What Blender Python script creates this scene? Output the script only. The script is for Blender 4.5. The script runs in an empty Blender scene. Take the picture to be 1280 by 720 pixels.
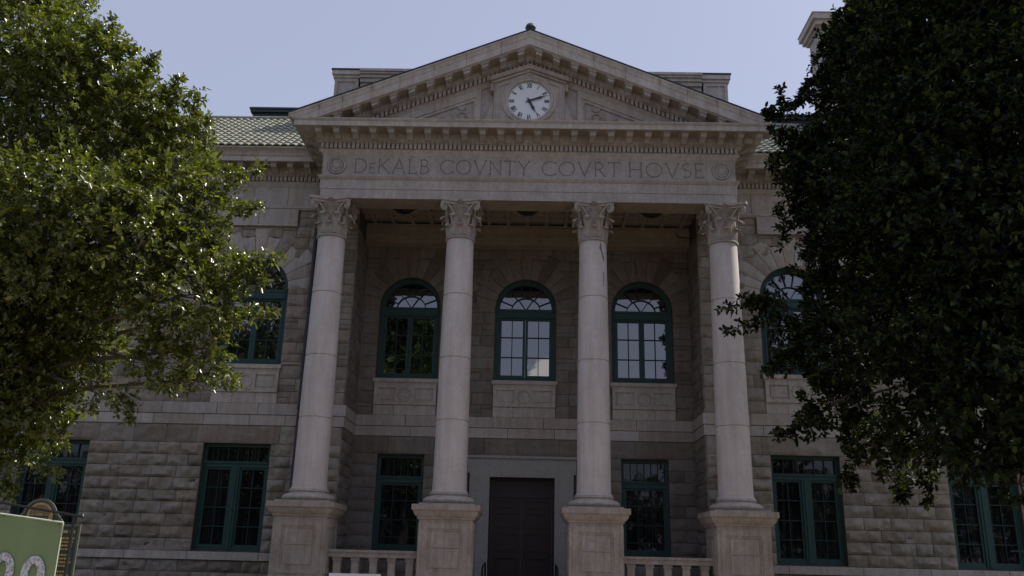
import bpy, bmesh, math, random
import numpy as np
from mathutils import Vector, Matrix, noise
from mathutils.geometry import tessellate_polygon
random.seed(7); rng = np.random.default_rng(7)
PI = math.pi
scene = bpy.context.scene
COL = scene.collection
EYE = 0.0; GROUND = -1.6; FLOOR = -0.85

# ------------------------------------------------------------------ materials
def new_mat(name):
    m = bpy.data.materials.new(name); m.use_nodes = True
    nt = m.node_tree; b = nt.nodes['Principled BSDF']
    return m, nt, b
def N(nt, t, **kw):
    n = nt.nodes.new(t)
    for k, v in kw.items(): setattr(n, k, v)
    return n
def noise_node(nt, scale, detail=4, rough=0.6, stretch=None, dist=0.0):
    tc = N(nt, 'ShaderNodeTexCoord'); mp = N(nt, 'ShaderNodeMapping')
    nt.links.new(tc.outputs['Object'], mp.inputs['Vector'])
    if stretch: mp.inputs['Scale'].default_value = stretch
    n = N(nt, 'ShaderNodeTexNoise'); n.inputs['Scale'].default_value = scale
    n.inputs['Detail'].default_value = detail; n.inputs['Roughness'].default_value = rough
    n.inputs['Distortion'].default_value = dist
    nt.links.new(mp.outputs['Vector'], n.inputs['Vector'])
    return n
def ramp(nt, fac, stops):
    r = N(nt, 'ShaderNodeValToRGB'); e = r.color_ramp.elements
    while len(e) < len(stops): e.new(0.5)
    for i, (p, c) in enumerate(stops):
        e[i].position = p; e[i].color = (*c, 1) if len(c) == 3 else c
    nt.links.new(fac, r.inputs['Fac']); return r
def mul(nt, a, b, fac=1.0, mode='MULTIPLY'):
    m = N(nt, 'ShaderNodeMix', data_type='RGBA', blend_type=mode)
    m.inputs[0].default_value = fac
    nt.links.new(a, m.inputs[6])
    if isinstance(b, tuple): m.inputs[7].default_value = (*b, 1)
    else: nt.links.new(b, m.inputs[7])
    return m.outputs[2]
def stone(name, base, vary=0.12, stain=0.35, warm=(1.0, .86, .72), bump=0.15, bscale=30, rough=.85, streak=True, island=True, speck=.8):
    m, nt, b = new_mat(name)
    n1 = noise_node(nt, 1.3, 6, .65)
    r1 = ramp(nt, n1.outputs['Fac'], [(.3, tuple(c*(1-vary) for c in base)), (.7, tuple(min(c*(1+vary), 1) for c in base))])
    col = r1.outputs['Color']
    if streak:
        n2 = noise_node(nt, 2.2, 5, .7, stretch=(2.6, 2.6, .22), dist=.3)
        r2 = ramp(nt, n2.outputs['Fac'], [(.38, tuple(1-stain*(1-w*.75) for w in warm)), (.6, (1, 1, 1))])
        col = mul(nt, col, r2.outputs['Color'])
    n3 = noise_node(nt, 9, 8, .75)
    r3 = ramp(nt, n3.outputs['Fac'], [(.3, (.72, .70, .68)), (.55, (1, 1, 1)), (.8, (1.0, .98, .95))])
    col = mul(nt, col, r3.outputs['Color'], speck)
    if island:
        g = N(nt, 'ShaderNodeNewGeometry')
        r4 = ramp(nt, g.outputs['Random Per Island'], [(0, (.62, .60, .58)), (.3, (.92, .86, .79)), (.65, (.86, .86, .86)), (1, (1.0, .99, .97))])
        col = mul(nt, col, r4.outputs['Color'])
    nt.links.new(col, b.inputs['Base Color'])
    b.inputs['Roughness'].default_value = rough
    n5 = noise_node(nt, bscale, 8, .7)
    bp = N(nt, 'ShaderNodeBump'); bp.inputs['Strength'].default_value = bump; bp.inputs['Distance'].default_value = .03
    nt.links.new(n5.outputs['Fac'], bp.inputs['Height']); nt.links.new(bp.outputs['Normal'], b.inputs['Normal'])
    return m
M = {}
M['smooth'] = stone('limestone smooth', (.48, .44, .42), .14, .5, bump=.08)
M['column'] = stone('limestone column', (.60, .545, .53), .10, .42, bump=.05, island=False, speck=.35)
M['ped'] = stone('limestone weathered', (.42, .37, .335), .2, .7, bump=.2, island=False)
M['trim'] = stone('limestone trim', (.48, .435, .405), .14, .6, bump=.10, island=False)
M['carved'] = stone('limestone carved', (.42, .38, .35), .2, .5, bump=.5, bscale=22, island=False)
M['brown'] = stone('limestone stain and bounce tint', (.30, .25, .205), .14, .4, bump=.1, island=False)  # brown mixes stain with warm bounce light put into the colour
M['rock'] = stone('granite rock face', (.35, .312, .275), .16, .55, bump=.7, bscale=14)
M['shaderock'] = stone('granite rock face with porch shade', (.24, .215, .195), .16, .5, bump=.7, bscale=14)  # wing granite darkened: porch occlusion is put into the colour
M['grey'] = stone('grey marble surround', (.34, .325, .305), .06, .2, bump=.05, island=False)
M['mortar'] = stone('mortar', (.09, .07, .06), .1, .2, bump=.2, island=False)
M['darkline'] = stone('dark joint and groove shade stone', (.19, .175, .175), .1, .2, bump=.05, island=False)  # dark joints and cracks; on lettering the colour holds groove shade
def plain(name, col, rough=.6, metal=0, vary=.15, bump=0.05, spec=.5, scale=6):
    m, nt, b = new_mat(name)
    n = noise_node(nt, scale, 5, .6)
    r = ramp(nt, n.outputs['Fac'], [(.3, tuple(c*(1-vary) for c in col)), (.7, tuple(min(1, c*(1+vary)) for c in col))])
    nt.links.new(r.outputs['Color'], b.inputs['Base Color'])
    b.inputs['Roughness'].default_value = rough; b.inputs['Metallic'].default_value = metal
    b.inputs['Specular IOR Level'].default_value = spec
    if bump:
        n2 = noise_node(nt, 40, 4, .6); bp = N(nt, 'ShaderNodeBump'); bp.inputs['Strength'].default_value = bump; bp.inputs['Distance'].default_value = .01
        nt.links.new(n2.outputs['Fac'], bp.inputs['Height']); nt.links.new(bp.outputs['Normal'], b.inputs['Normal'])
    return m
M['green'] = plain('green paint', (.010, .050, .045), .55, vary=.18)
M['muntin'] = plain('green paint on glazing bars', (.006, .028, .026), .6)
M['greendark'] = plain('copper edge', (.025, .045, .042), .6)
M['door'] = plain('dark stained wood', (.020, .0065, .005), .5, vary=.3)
M['black'] = plain('black iron', (.012, .012, .014), .45)
M['pipe'] = plain('dark blue metal pipe', (.012, .014, .022), .5)
M['slate'] = plain('dark slate', (.02, .03, .035), .6)
M['clockface'] = plain('white clock face', (.74, .74, .76), .4, vary=.03, bump=0)
M['numeral'] = plain('clock black', (.01, .018, .018), .4)
M['tile'] = None
def tile_mat():
    m, nt, b = new_mat('glazed roof tile')
    n = noise_node(nt, 5, 4, .7)
    r = ramp(nt, n.outputs['Fac'], [(.3, (.15, .15, .11)), (.55, (.235, .235, .18)), (.75, (.32, .31, .245))])
    nt.links.new(r.outputs['Color'], b.inputs['Base Color']); b.inputs['Roughness'].default_value = .5
    return m
M['tile'] = tile_mat()
def glass_mat(name, base=(.008, .010, .012), ior=1.9, curtain=False):
    m, nt, b = new_mat(name)
    b.inputs['Base Color'].default_value = (*base, 1); b.inputs['Roughness'].default_value = .02
    b.inputs['IOR'].default_value = ior
    if curtain:
        w = noise_node(nt, 3, 3, .5, stretch=(4, 4, .15)); 
        r = ramp(nt, w.outputs['Fac'], [(.45, base), (.7, tuple(c*4 for c in base))])
        nt.links.new(r.outputs['Color'], b.inputs['Base Color'])
    n = noise_node(nt, 1.6, 2, .5); bp = N(nt, 'ShaderNodeBump'); bp.inputs['Strength'].default_value = .05; bp.inputs['Distance'].default_value = .05
    nt.links.new(n.outputs['Fac'], bp.inputs['Height']); nt.links.new(bp.outputs['Normal'], b.inputs['Normal'])
    return m
M['glass'] = glass_mat('window glass', (.004, .006, .008), 2.5)
M['glasslow'] = glass_mat('window glass with curtains', (.006, .006, .007), 1.5, True)

# ------------------------------------------------------------------ mesh builder
class MB:
    def __init__(s): s.V = []; s.F = []
    def add(s, vs, fs):
        o = len(s.V); s.V += [tuple(v) for v in vs]; s.F += [tuple(i+o for i in f) for f in fs]
    def box(s, x0, x1, y0, y1, z0, z1, sh=0.0):
        """sh: z shear per |x| (raking pieces)"""
        vs = [(x, y, z - sh*abs(x)) for z in (z0, z1) for y in (y0, y1) for x in (x0, x1)]
        s.add(vs, [(0, 1, 3, 2), (4, 6, 7, 5), (0, 4, 5, 1), (2, 3, 7, 6), (0, 2, 6, 4), (1, 5, 7, 3)])
    def prism(s, outer, y0, y1, holes=(), mp=None):
        mp = mp or (lambda u, v, w: (u, w, v))
        loops = [list(outer)] + [list(h) for h in holes]
        flat = [p for l in loops for p in l]; n = len(flat)
        tris = tessellate_polygon([[Vector((p[0], p[1], 0)) for p in l] for l in loops])
        vs = [mp(p[0], p[1], y0) for p in flat] + [mp(p[0], p[1], y1) for p in flat]
        fs = [tuple(t) for t in tris] + [tuple(i+n for i in reversed(t)) for t in tris]
        k = 0
        for l in loops:
            for i in range(len(l)):
                j = (i+1) % len(l); fs.append((k+i, k+j, k+j+n, k+i+n))
            k += len(l)
        s.add(vs, fs)
    def lathe(s, prof, cx, cy, n=32, a0=0, a1=2*PI):
        full = abs(a1-a0-2*PI) < 1e-6; m = n if full else n+1
        vs = []
        for r, z in prof:
            for i in range(m):
                a = a0 + (a1-a0)*i/n; vs.append((cx + r*math.cos(a), cy + r*math.sin(a), z))
        fs = []
        for k in range(len(prof)-1):
            for i in range(n):
                j = (i+1) % m; fs.append((k*m+i, k*m+j, (k+1)*m+j, (k+1)*m+i))
        s.add(vs, fs)
    def ring_y(s, prof, cx, cz, n=40):
        """revolve (r, y) about the y axis through cx, cz"""
        vs = []
        for r, y in prof:
            for i in range(n):
                a = 2*PI*i/n; vs.append((cx + r*math.cos(a), y, cz + r*math.sin(a)))
        fs = []
        for k in range(len(prof)-1):
            for i in range(n):
                j = (i+1) % n; fs.append((k*n+i, k*n+j, (k+1)*n+j, (k+1)*n+i))
        if prof[-1][0] < 1e-3: pass
        s.add(vs, fs)
    def sweep(s, prof, path, close=False):
        """prof: (out, z); path: plan points, outward is to the right of travel"""
        P = [Vector(p) for p in path]; k = len(P); rows = []
        for i in range(k):
            d0 = (P[i]-P[i-1]).normalized() if i > 0 else None
            d1 = (P[i+1]-P[i]).normalized() if i < k-1 else None
            if d0 is None: d0 = d1
            if d1 is None: d1 = d0
            n0 = Vector((d0.y, -d0.x)); n1 = Vector((d1.y, -d1.x))
            b = (n0+n1).normalized(); L = 1/max(.2, b.dot(n0))
            rows.append([(P[i].x + b.x*L*o, P[i].y + b.y*L*o, z) for o, z in prof])
        n = len(prof); vs = [v for r in rows for v in r]; fs = []
        for i in range(k-1):
            for j in range(n-1):
                fs.append((i*n+j, (i+1)*n+j, (i+1)*n+j+1, i*n+j+1))
        s.add(vs, fs)
        s.add(rows[0], [tuple(range(n))]); s.add(rows[-1], [tuple(range(n))])
    def tube(s, pts, rad, n=8, cap=True):
        P = [Vector(p) for p in pts]; R = rad if isinstance(rad, (list, tuple)) else [rad]*len(P)
        vs = []; up = None
        for i, p in enumerate(P):
            d = (P[min(i+1, len(P)-1)] - P[max(i-1, 0)]).normalized()
            if up is None: up = d.orthogonal().normalized()
            up = (up - d*up.dot(d)).normalized(); q = d.cross(up)
            for j in range(n):
                a = 2*PI*j/n; vs.append(p + (up*math.cos(a) + q*math.sin(a))*R[i])
        fs = []
        for i in range(len(P)-1):
            for j in range(n):
                k = (j+1) % n; fs.append((i*n+j, i*n+k, (i+1)*n+k, (i+1)*n+j))
        if cap: fs += [tuple(range(n)), tuple(range((len(P)-1)*n, len(P)*n))]
        s.add(vs, fs)
    def grid(s, rows, flip=False):
        n = len(rows[0]); vs = [v for r in rows for v in r]; fs = []
        for i in range(len(rows)-1):
            for j in range(n-1):
                fs.append((i*n+j, (i+1)*n+j, (i+1)*n+j+1, i*n+j+1))
        s.add(vs, fs)
    def build(s, name, mat, parent=None, smooth=35, recalc=True):
        me = bpy.data.meshes.new(name); me.from_pydata(s.V, [], s.F)
        if recalc:
            bm = bmesh.new(); bm.from_mesh(me); bmesh.ops.recalc_face_normals(bm, faces=bm.faces); bm.to_mesh(me); bm.free()
        if smooth:
            me.polygons.foreach_set('use_smooth', [True]*len(me.polygons))
            me.set_sharp_from_angle(angle=math.radians(smooth))
        me.materials.append(M[mat] if isinstance(mat, str) else mat)
        o = bpy.data.objects.new(name, me); COL.objects.link(o)
        if parent: o.parent = parent; 
        return o
def put(o, parent):
    o.parent = parent; o.matrix_parent_inverse = Matrix(); return o
def empty(name, loc=(0, 0, 0)):
    o = bpy.data.objects.new(name, None); COL.objects.link(o); o.location = loc; o.empty_display_size = .3
    return o
def tag(o, label=None, cat=None, group=None, kind=None):
    if label: o['label'] = label
    if cat: o['category'] = cat
    if group: o['group'] = group
    if kind: o['kind'] = kind
    return o
def local(mb, loc):
    mb.V = [(v[0]-loc[0], v[1]-loc[1], v[2]-loc[2]) for v in mb.V]; return mb

# ------------------------------------------------------------------ letters drawn as ribbon strokes
def arc(cx, cy, rx, ry, a0, a1, n=12):
    return [(cx + rx*math.cos(math.radians(a0+(a1-a0)*i/n)), cy + ry*math.sin(math.radians(a0+(a1-a0)*i/n))) for i in range(n+1)]
S = .045
def serif(x, y): return [(x-.07, y), (x+.07, y)]
G = {
 'D': (.78, [[(.1, 0), (.1, 1)], [(.02, 1), (.35, 1)] + arc(.32, .5, .42, .5, 90, -90)[0:] + [(.02, 0)]]),
 'E': (.56, [[(.1, 0), (.1, 1)], [(.02, 1), (.5, 1), (.5, .9)], [(.1, .52), (.42, .52)], [(.02, 0), (.53, 0), (.53, .1)]]),
 'K': (.74, [[(.1, 0), (.1, 1)], serif(.1, 0), serif(.1, 1), [(.64, 1), (.12, .45)], [(.25, .58), (.7, 0)], serif(.64, 1), serif(.7, 0)]),
 'A': (.82, [[(.06, 0), (.41, 1.02), (.76, 0)], [(.2, .36), (.62, .36)], serif(.06, 0), serif(.76, 0)]),
 'L': (.56, [[(.1, 1), (.1, 0)], serif(.1, 1), [(.02, 0), (.53, 0), (.53, .12)]]),
 'B': (.6, [[(.1, 0), (.1, 1)], [(.02, 1), (.28, 1)] + arc(.28, .76, .2, .24, 90, -90, 8) + [(.1, .52)], [(.28, .52)] + arc(.3, .26, .25, .26, 90, -90, 8) + [(.02, 0)]]),
 'C': (.86, [arc(.5, .5, .45, .5, 42, 318, 22), [(.835, .83), (.835, .97)], [(.835, .17), (.835, .03)]]),
 'O': (.98, [arc(.49, .5, .44, .5, 0, 360, 28)]),
 'V': (.8, [[(.05, 1), (.4, -.02), (.75, 1)], serif(.05, 1), serif(.75, 1)]),
 'N': (.82, [[(.1, 0), (.1, 1), (.72, -.02), (.72, 1)], serif(.1, 0), serif(.72, 1), [(.02, 1), (.1, 1)]]),
 'T': (.72, [[(.36, 0), (.36, 1)], [(.03, .88), (.03, 1), (.69, 1), (.69, .88)], serif(.36, 0)]),
 'Y': (.74, [[(.04, 1), (.37, .45), (.7, 1)], [(.37, .45), (.37, 0)], serif(.37, 0), serif(.04, 1), serif(.7, 1)]),
 'R': (.68, [[(.1, 0), (.1, 1)], [(.02, 1), (.3, 1)] + arc(.3, .74, .22, .26, 90, -90, 8) + [(.1, .48)], [(.3, .48), (.64, 0)], serif(.1, 0), serif(.64, 0)]),
 'H': (.84, [[(.1, 0), (.1, 1)], [(.74, 0), (.74, 1)], [(.1, .52), (.74, .52)], serif(.1, 0), serif(.1, 1), serif(.74, 0), serif(.74, 1)]),
 'S': (.56, [arc(.28, .76, .21, .24, 40, 270, 12) + arc(.28, .27, .23, .27, 90, -140, 12)]),
 'I': (.3, [[(.15, 0), (.15, 1)], serif(.15, 0), serif(.15, 1)]),
 'X': (.74, [[(.08, 0), (.66, 1)], [(.08, 1), (.66, 0)], serif(.08, 0), serif(.08, 1), serif(.66, 1), serif(.66, 0)]),
 'W': (1.1, [[(.04, 1), (.3, 0), (.55, .9), (.8, 0), (1.06, 1)]]),
 'M': (.95, [[(.08, 0), (.16, 1), (.47, .1), (.8, 1), (.88, 0)]]),
 'U': (.78, [[(.1, 1), (.1, .35)] + arc(.39, .33, .29, .33, 180, 360, 8) + [(.68, 1)]]),
 'F': (.54, [[(.1, 0), (.1, 1)], [(.02, 1), (.5, 1)], [(.1, .52), (.42, .52)]]),
 'G': (.88, [arc(.5, .5, .45, .5, 42, 318, 22) + [(.84, .45), (.6, .45)]]),
}
def ribbon(mb, pts, w, y, mp, th=.006):
    P = [Vector(p) for p in pts]; n = len(P); L = []; R = []
    closed = (P[0]-P[-1]).length < 1e-4
    for i in range(n):
        if closed and i in (0, n-1): d0 = (P[-1]-P[-2]).normalized(); d1 = (P[1]-P[0]).normalized()
        else:
            d0 = (P[i]-P[i-1]).normalized() if i else (P[1]-P[0]).normalized()
            d1 = (P[i+1]-P[i]).normalized() if i < n-1 else d0
        n0 = Vector((-d0.y, d0.x)); n1 = Vector((-d1.y, d1.x)); b = (n0+n1)
        b = b.normalized() if b.length > 1e-3 else n0
        q = b*(w/2/max(.35, b.dot(n0))); L.append(P[i]+q); R.append(P[i]-q)
    vs = [mp(p.x, p.y, y) for p in L] + [mp(p.x, p.y, y) for p in R] + [mp(p.x, p.y, y+th) for p in L] + [mp(p.x, p.y, y+th) for p in R]
    fs = []
    for i in range(n-1):
        fs += [(i, i+1, n+i+1, n+i), (i, 2*n+i, 2*n+i+1, i+1), (n+i, n+i+1, 3*n+i+1, 3*n+i)]
    mb.add(vs, fs)
def word(mb, text, u0, u1, v0, h, w, y, mp=lambda u, v, y: (u, y, v), gap=.13, small=()):
    W = []; tot = 0
    for i, c in enumerate(text):
        if c == ' ': W.append(.4); tot += .4; continue
        s_ = .68 if i in small else 1
        W.append(G[c][0]*s_); tot += G[c][0]*s_ + gap
    k = (u1-u0)/(tot-gap); x = u0; c_ = 0
    for i, c in enumerate(text):
        if c == ' ': x += W[i]*k; continue
        s_ = .68 if i in small else 1
        for st in G[c][1]:
            ribbon(mb, [(x + p[0]*k*s_, v0 + p[1]*h*s_) for p in st], w*(1 if s_ == 1 else .85), y - .0006*(c_ % 5), mp); c_ += 1
        x += (W[i]+gap)*k

# ------------------------------------------------------------------ masonry
def block(mb, mp, u0, u1, z0, z1, rough=.03, base=.0):
    g = .007
    u0 += g; u1 -= g; z0 += g; z1 -= g
    if u1-u0 < .04 or z1-z0 < .04: return
    if rough <= .006:
        c = .008; d = base + rough
        vs = [mp(u, z, -.04) for u, z in ((u0, z0), (u1, z0), (u1, z1), (u0, z1))] + \
             [mp(u, z, d-c*.7) for u, z in ((u0, z0), (u1, z0), (u1, z1), (u0, z1))] + \
             [mp(u, z, d) for u, z in ((u0+c, z0+c), (u1-c, z0+c), (u1-c, z1-c), (u0+c, z1-c))]
        fs = [(8, 9, 10, 11)] + [(i, (i+1) % 4, 4+(i+1) % 4, 4+i) for i in range(4)] + [(4+i, 4+(i+1) % 4, 8+(i+1) % 4, 8+i) for i in range(4)]
        mb.add(vs, fs); return
    nx = max(3, min(16, int((u1-u0)/.07))); nz = max(4, int((z1-z0)/.06))
    sx, sy = random.uniform(-50, 50), random.uniform(-50, 50); bulge = random.uniform(.1, .8)*rough
    tu, tz = random.uniform(-.5, .5)*rough, random.uniform(-.9, .3)*rough
    rows = []
    for i in range(nz+1):
        r = []
        for j in range(nx+1):
            a = j/nx; b = i/nz
            u = u0 + (u1-u0)*a; z = z0 + (z1-z0)*b
            e = min(1, min(a, 1-a)*nx/1.2)*min(1, min(b, 1-b)*nz/1.2)
            n1 = noise.noise(Vector((sx+u*3.2, sy+z*3.6, .3))); n2 = noise.noise(Vector((sx+u*9, sy+z*10, 4.)))
            n3 = noise.noise(Vector((sx+u*22, sy+z*24, 9.)))
            d = base + .004 + e*(rough*.5 + bulge*.5 + n1*rough*1.5 + n2*rough*.9 + n3*rough*.4 + tu*(a-.5) + tz*(b-.5))
            jit = .004 if (i in (0, nz) or j in (0, nx)) else 0
            r.append(mp(u + n2*jit, z + n3*jit, d))
        rows.append(r)
    mb.grid(rows)
    # sides back to the wall
    mb.add([mp(u0, z0, -.04), mp(u1, z0, -.04), mp(u1, z1, -.04), mp(u0, z1, -.04), mp(u0, z0, base+.004), mp(u1, z0, base+.004), mp(u1, z1, base+.004), mp(u0, z1, base+.004)],
           [(0, 1, 5, 4), (1, 2, 6, 5), (2, 3, 7, 6), (3, 0, 4, 7)])
def courses(z0, z1, h, irregular=0.0):
    n = max(1, round((z1-z0)/h)); zs = [z0+(z1-z0)*i/n for i in range(n+1)]
    for i in range(1, n): zs[i] += random.uniform(-1, 1)*irregular
    return list(zip(zs[:-1], zs[1:]))
def fill(mb, mp, u0, u1, z0, z1, h, excl=lambda a, b: [], lo=.45, hi=1.0, rough=.03, base=0, irregular=0, split=0):
    for za, zb in courses(z0, z1, h, irregular):
        iv = [(u0, u1)]
        for ea, eb in excl(za, zb):
            new = []
            for a, b in iv:
                if eb <= a or ea >= b: new.append((a, b)); continue
                if ea > a: new.append((a, ea))
                if eb < b: new.append((eb, b))
            iv = new
        for a, b in iv:
            if b-a < .05: continue
            u = a
            while u < b-.01:
                L = random.uniform(lo, hi)
                v = u+L
                if b-v < lo*.7: v = b
                v = min(v, b)
                if split and random.random() < split:
                    zm = za + (zb-za)*random.choice((.35, .5, .65))
                    block(mb, mp, u, v, za, zm, rough*.7, base); block(mb, mp, u, v, zm, zb, rough*.7, base)
                else: block(mb, mp, u, v, za, zb, rough, base)
                u = v
def mpY(Y): return lambda u, z, d: (u, Y-d, z)
def mpXr(X, sgn): return lambda u, z, d: (X+sgn*d, u, z)

WY = 2.2; BY = 4.05; RX = 5.70
ARCZ = 8.42; AR = 1.05; SILL = 5.84
BACKW = [0.0, -4.05, 4.05]
LEFTW = [-8.95, -14.65]; RIGHTW = [8.72, 14.2]
def arch_excl(cs, r):
    def f(a, b):
        out = []
        for c in cs:
            if b <= SILL or a >= ARCZ + r: continue
            lowest = max(a, ARCZ)
            w = r if a < ARCZ else math.sqrt(max(0, r*r-(lowest-ARCZ)**2))
            if a < ARCZ: w = AR+.02 if b <= ARCZ + .25 else r
            out.append((c-w, c+w))
        return out
    return f
def voussoirs(mb, Y, cx, zmax, n=13):
    for i in range(n):
        a0 = PI*i/n; a1 = PI*(i+1)/n; am = (a0+a1)/2
        ro = 2.12 if i % 2 == 0 else 1.82
        if i in (0, n-1): ro = 1.75
        ri = AR+.012
        g = .008
        # keep below the band: trim the outer radius
        def pt(r, a):
            z = ARCZ + r*math.sin(a); x = cx + r*math.cos(a)
            if z > zmax-.01:
                r = (zmax-.01-ARCZ)/math.sin(a); z = zmax-.01; x = cx + r*math.cos(a)
            return x, z
        nr, na = 12, 4; rows = []; sx = random.uniform(-40, 40)
        for k in range(nr+1):
            r = ri + (ro-ri)*k/nr; row = []
            for j in range(na+1):
                a = a0 + g/1.4 + (a1-a0-2*g/1.4)*j/na; rm = min(ro, (zmax-.02-ARCZ)/max(.05, math.sin(a)))
                rr_ = ri + (rm-ri)*k/nr; x, z = cx + rr_*math.cos(a), ARCZ + rr_*math.sin(a)
                e = 0 if (k in (0, nr) or j in (0, na)) else 1
                d = .035 + e*(.015 + .02*noise.noise(Vector((sx+x*5, z*5, 1))) + .01*noise.noise(Vector((sx+x*16, z*16, 1))))
                row.append((x, Y-d, z))
            rows.append(row)
        mb.grid(rows)
        q = [rows[0][0], rows[-1][0], rows[-1][-1], rows[0][-1]]; qb = [(v[0], Y+.04, v[2]) for v in q]
        mb.add(q+qb, [(i_, (i_+1) % 4, 4+(i_+1) % 4, 4+i_) for i_ in range(4)])
def arch_outline(cx, r, z0, n=24):
    return [(cx-r, z0), (cx+r, z0)] + [(cx + r*math.cos(PI*i/n), ARCZ + r*math.sin(PI*i/n)) for i in range(n+1)]
def rect(x0, x1, z0, z1): return [(x0, z0), (x1, z0), (x1, z1), (x0, z1)]

house = empty('courthouse', (0, 2.2, GROUND))
tag(house, 'pale stone courthouse with four Corinthian columns, carved frieze and clock pediment', 'courthouse')
OFF = house.location.copy()
def hb(mb, name, mat, parent=None, **k):
    if parent is None:
        o = local(mb, OFF).build(name, mat, None, **k); return put(o, house)
    base = Vector(OFF) + (parent.location if parent.parent == house else Vector((0, 0, 0)))
    o = local(mb, base).build(name, mat, None, **k); return put(o, parent)

GW = (.06, 3.30)          # ground floor window sill and head on the wings
def wall_backing(X0, X1, Y, holes, name):
    mb = MB(); mb.prism(rect(X0, X1, GROUND, 12.06), Y+.03, Y+.42, holes); return hb(mb, name, 'mortar', smooth=0)
LGX = [(-10.05, -7.92), (-15.8, -13.67)]; RGX = [(7.70, 9.82), (13.08, 15.2)]
BGX = [(-4.85, -3.29), (3.26, 4.82)]; DOOR = (-1.08, 1.06)

def wing(side):
    cs = LEFTW if side < 0 else RIGHTW; gx = LGX if side < 0 else RGX
    a, b = (-22, -RX) if side < 0 else (RX, 22)
    holes = [rect(x0, x1, *GW) for x0, x1 in gx] + [arch_outline(c, AR, SILL) for c in cs]
    base = wall_backing(a, b, WY, holes, 'front_wall')
    mp = mpY(WY)
    ex_g = lambda za, zb: [g for g in gx if zb > GW[0]+.02 and za < GW[1]-.02]
    mb = MB()
    vis = (-16.4, -RX) if side < 0 else (RX, 16.4)
    fill(mb, mp, vis[0], vis[1], GROUND, -.22, .36, lo=.5, hi=1.1, rough=.07)
    fill(mb, mp, vis[0], vis[1], .03, 3.30, .364, ex_g, lo=.5, hi=1.15, rough=.075, irregular=.012)
    fill(mb, mp, vis[0], vis[1], 3.30, 3.87, .57, lambda p, q: [(x0-.25, x1+.25) for x0, x1 in gx], lo=.6, hi=1.3, rough=.03)
    for x0, x1 in gx: block(mb, mp, x0-.25, x1+.25, 3.30, 3.87, .04)
    hb(mb, 'stone_block_facing', 'rock', base, smooth=50); mb = MB()
    bay = lambda za, zb: [(c-1.06, c+1.06) for c in cs if za < SILL-.05]
    fill(mb, mp, vis[0], vis[1], 4.58, SILL-.02, .415, bay, lo=.4, hi=.75, rough=.04, irregular=.02, split=.3)
    fill(mb, mp, vis[0], vis[1], SILL-.02, 10.62, .40, arch_excl(cs, 1.5), lo=.4, hi=.8, rough=.055, irregular=.03, split=.3)
    pier = (-7.75, -RX) if side < 0 else (RX, 7.68)
    fill(mb, mp, pier[0], pier[1], 10.62, 11.26, .32, lo=.5, hi=.9, rough=.045)
    o = hb(mb, 'stone_block_facing', 'rock', base, smooth=50, recalc=True)
    for c in cs:
        mb = MB(); voussoirs(mb, WY, c, 10.6); hb(mb, 'arch_stones', 'smooth', base, smooth=50)
    mb = MB()
    fill(mb, mp, a, b, 3.87, 4.21, .34, lo=1.1, hi=1.9, rough=.004, base=.03)
    fill(mb, mp, a, b, 4.21, 4.58, .37, lo=1.1, hi=1.9, rough=.004, base=.05)
    hb(mb, 'belt_course', 'smooth', base, smooth=0); mb = MB()
    far = (-22, -7.77) if side < 0 else (7.7, 22)
    fill(mb, mp, far[0], far[1], 10.64, 11.25, .61, lo=1.3, hi=2.2, rough=.004, base=.10)
    ew = (a, -6.46) if side < 0 else (6.46, b)
    fill(mb, mp, ew[0], ew[1], 11.30, 12.04, .74, lo=.9, hi=1.4, rough=.004, base=.04)
    hb(mb, 'frieze_band', 'smooth', base, smooth=0)
    mb = MB(); mb.box(far[0], far[1], WY-.14, WY+.03, 10.60, 10.645)
    mb.box(ew[0], ew[1], WY-.13, WY+.03, 11.245, 11.305); mb.box(ew[0], ew[1], WY-.09, WY+.029, 11.2, 11.246); hb(mb, 'moulding', 'trim', base, smooth=0); mb = MB()
    fill(mb, mp, a, b, -.22, .03, .25, lo=1.5, hi=2.4, rough=.004, base=.10)
    hb(mb, 'sill_course', 'trim', base, smooth=0)
    return base
front_l = wing(-1); front_r = wing(1)

# porch wall
holes = [rect(x0, x1, .2, 3.27) for x0, x1 in BGX] + [rect(DOOR[0], DOOR[1], FLOOR+.01, 2.60)] + [arch_outline(c, AR, SILL) for c in BACKW]
mb = MB(); mb.prism(rect(-RX, RX, GROUND, 12.0), BY+.03, BY+.42, holes); porch = hb(mb, 'porch_wall', 'mortar', smooth=0)
mp = mpY(BY); mb = MB()
ex = lambda za, zb: [g for g in BGX if zb > .22 and za < 3.2] + [(-1.79, 1.74)]
fill(mb, mp, -RX, RX, FLOOR, 3.30, .364, lambda za, zb: [g for g in BGX if zb > .22 and za < 3.2] + ([(-1.8, 1.75)] if za < 3.2 else []), lo=.5, hi=1.1, rough=.028, irregular=.01)
fill(mb, mp, -RX, RX, 3.30, 3.87, .57, lo=1.0, hi=1.7, rough=.025)
hb(mb, 'stone_block_facing', 'shaderock', porch, smooth=50); mb = MB()
bay = lambda za, zb: [(c-1.08, c+1.08) for c in BACKW]
fill(mb, mp, -RX, RX, 4.58, SILL-.02, .415, bay, lo=.4, hi=.75, rough=.03, irregular=.02, split=.3)
fill(mb, mp, -RX, RX, SILL-.02, 10.62, .40, arch_excl(BACKW, 1.5), lo=.35, hi=.7, rough=.03, irregular=.03, split=.3)
hb(mb, 'stone_block_facing', 'shaderock', porch, smooth=50)
for c in BACKW:
    mb = MB(); voussoirs(mb, BY, c, 10.6); hb(mb, 'arch_stones', 'shaderock', porch, smooth=50)
mb = MB()
fill(mb, mp, -RX, RX, 3.87, 4.21, .34, lo=1.1, hi=1.9, rough=.004, base=.03)
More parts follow.
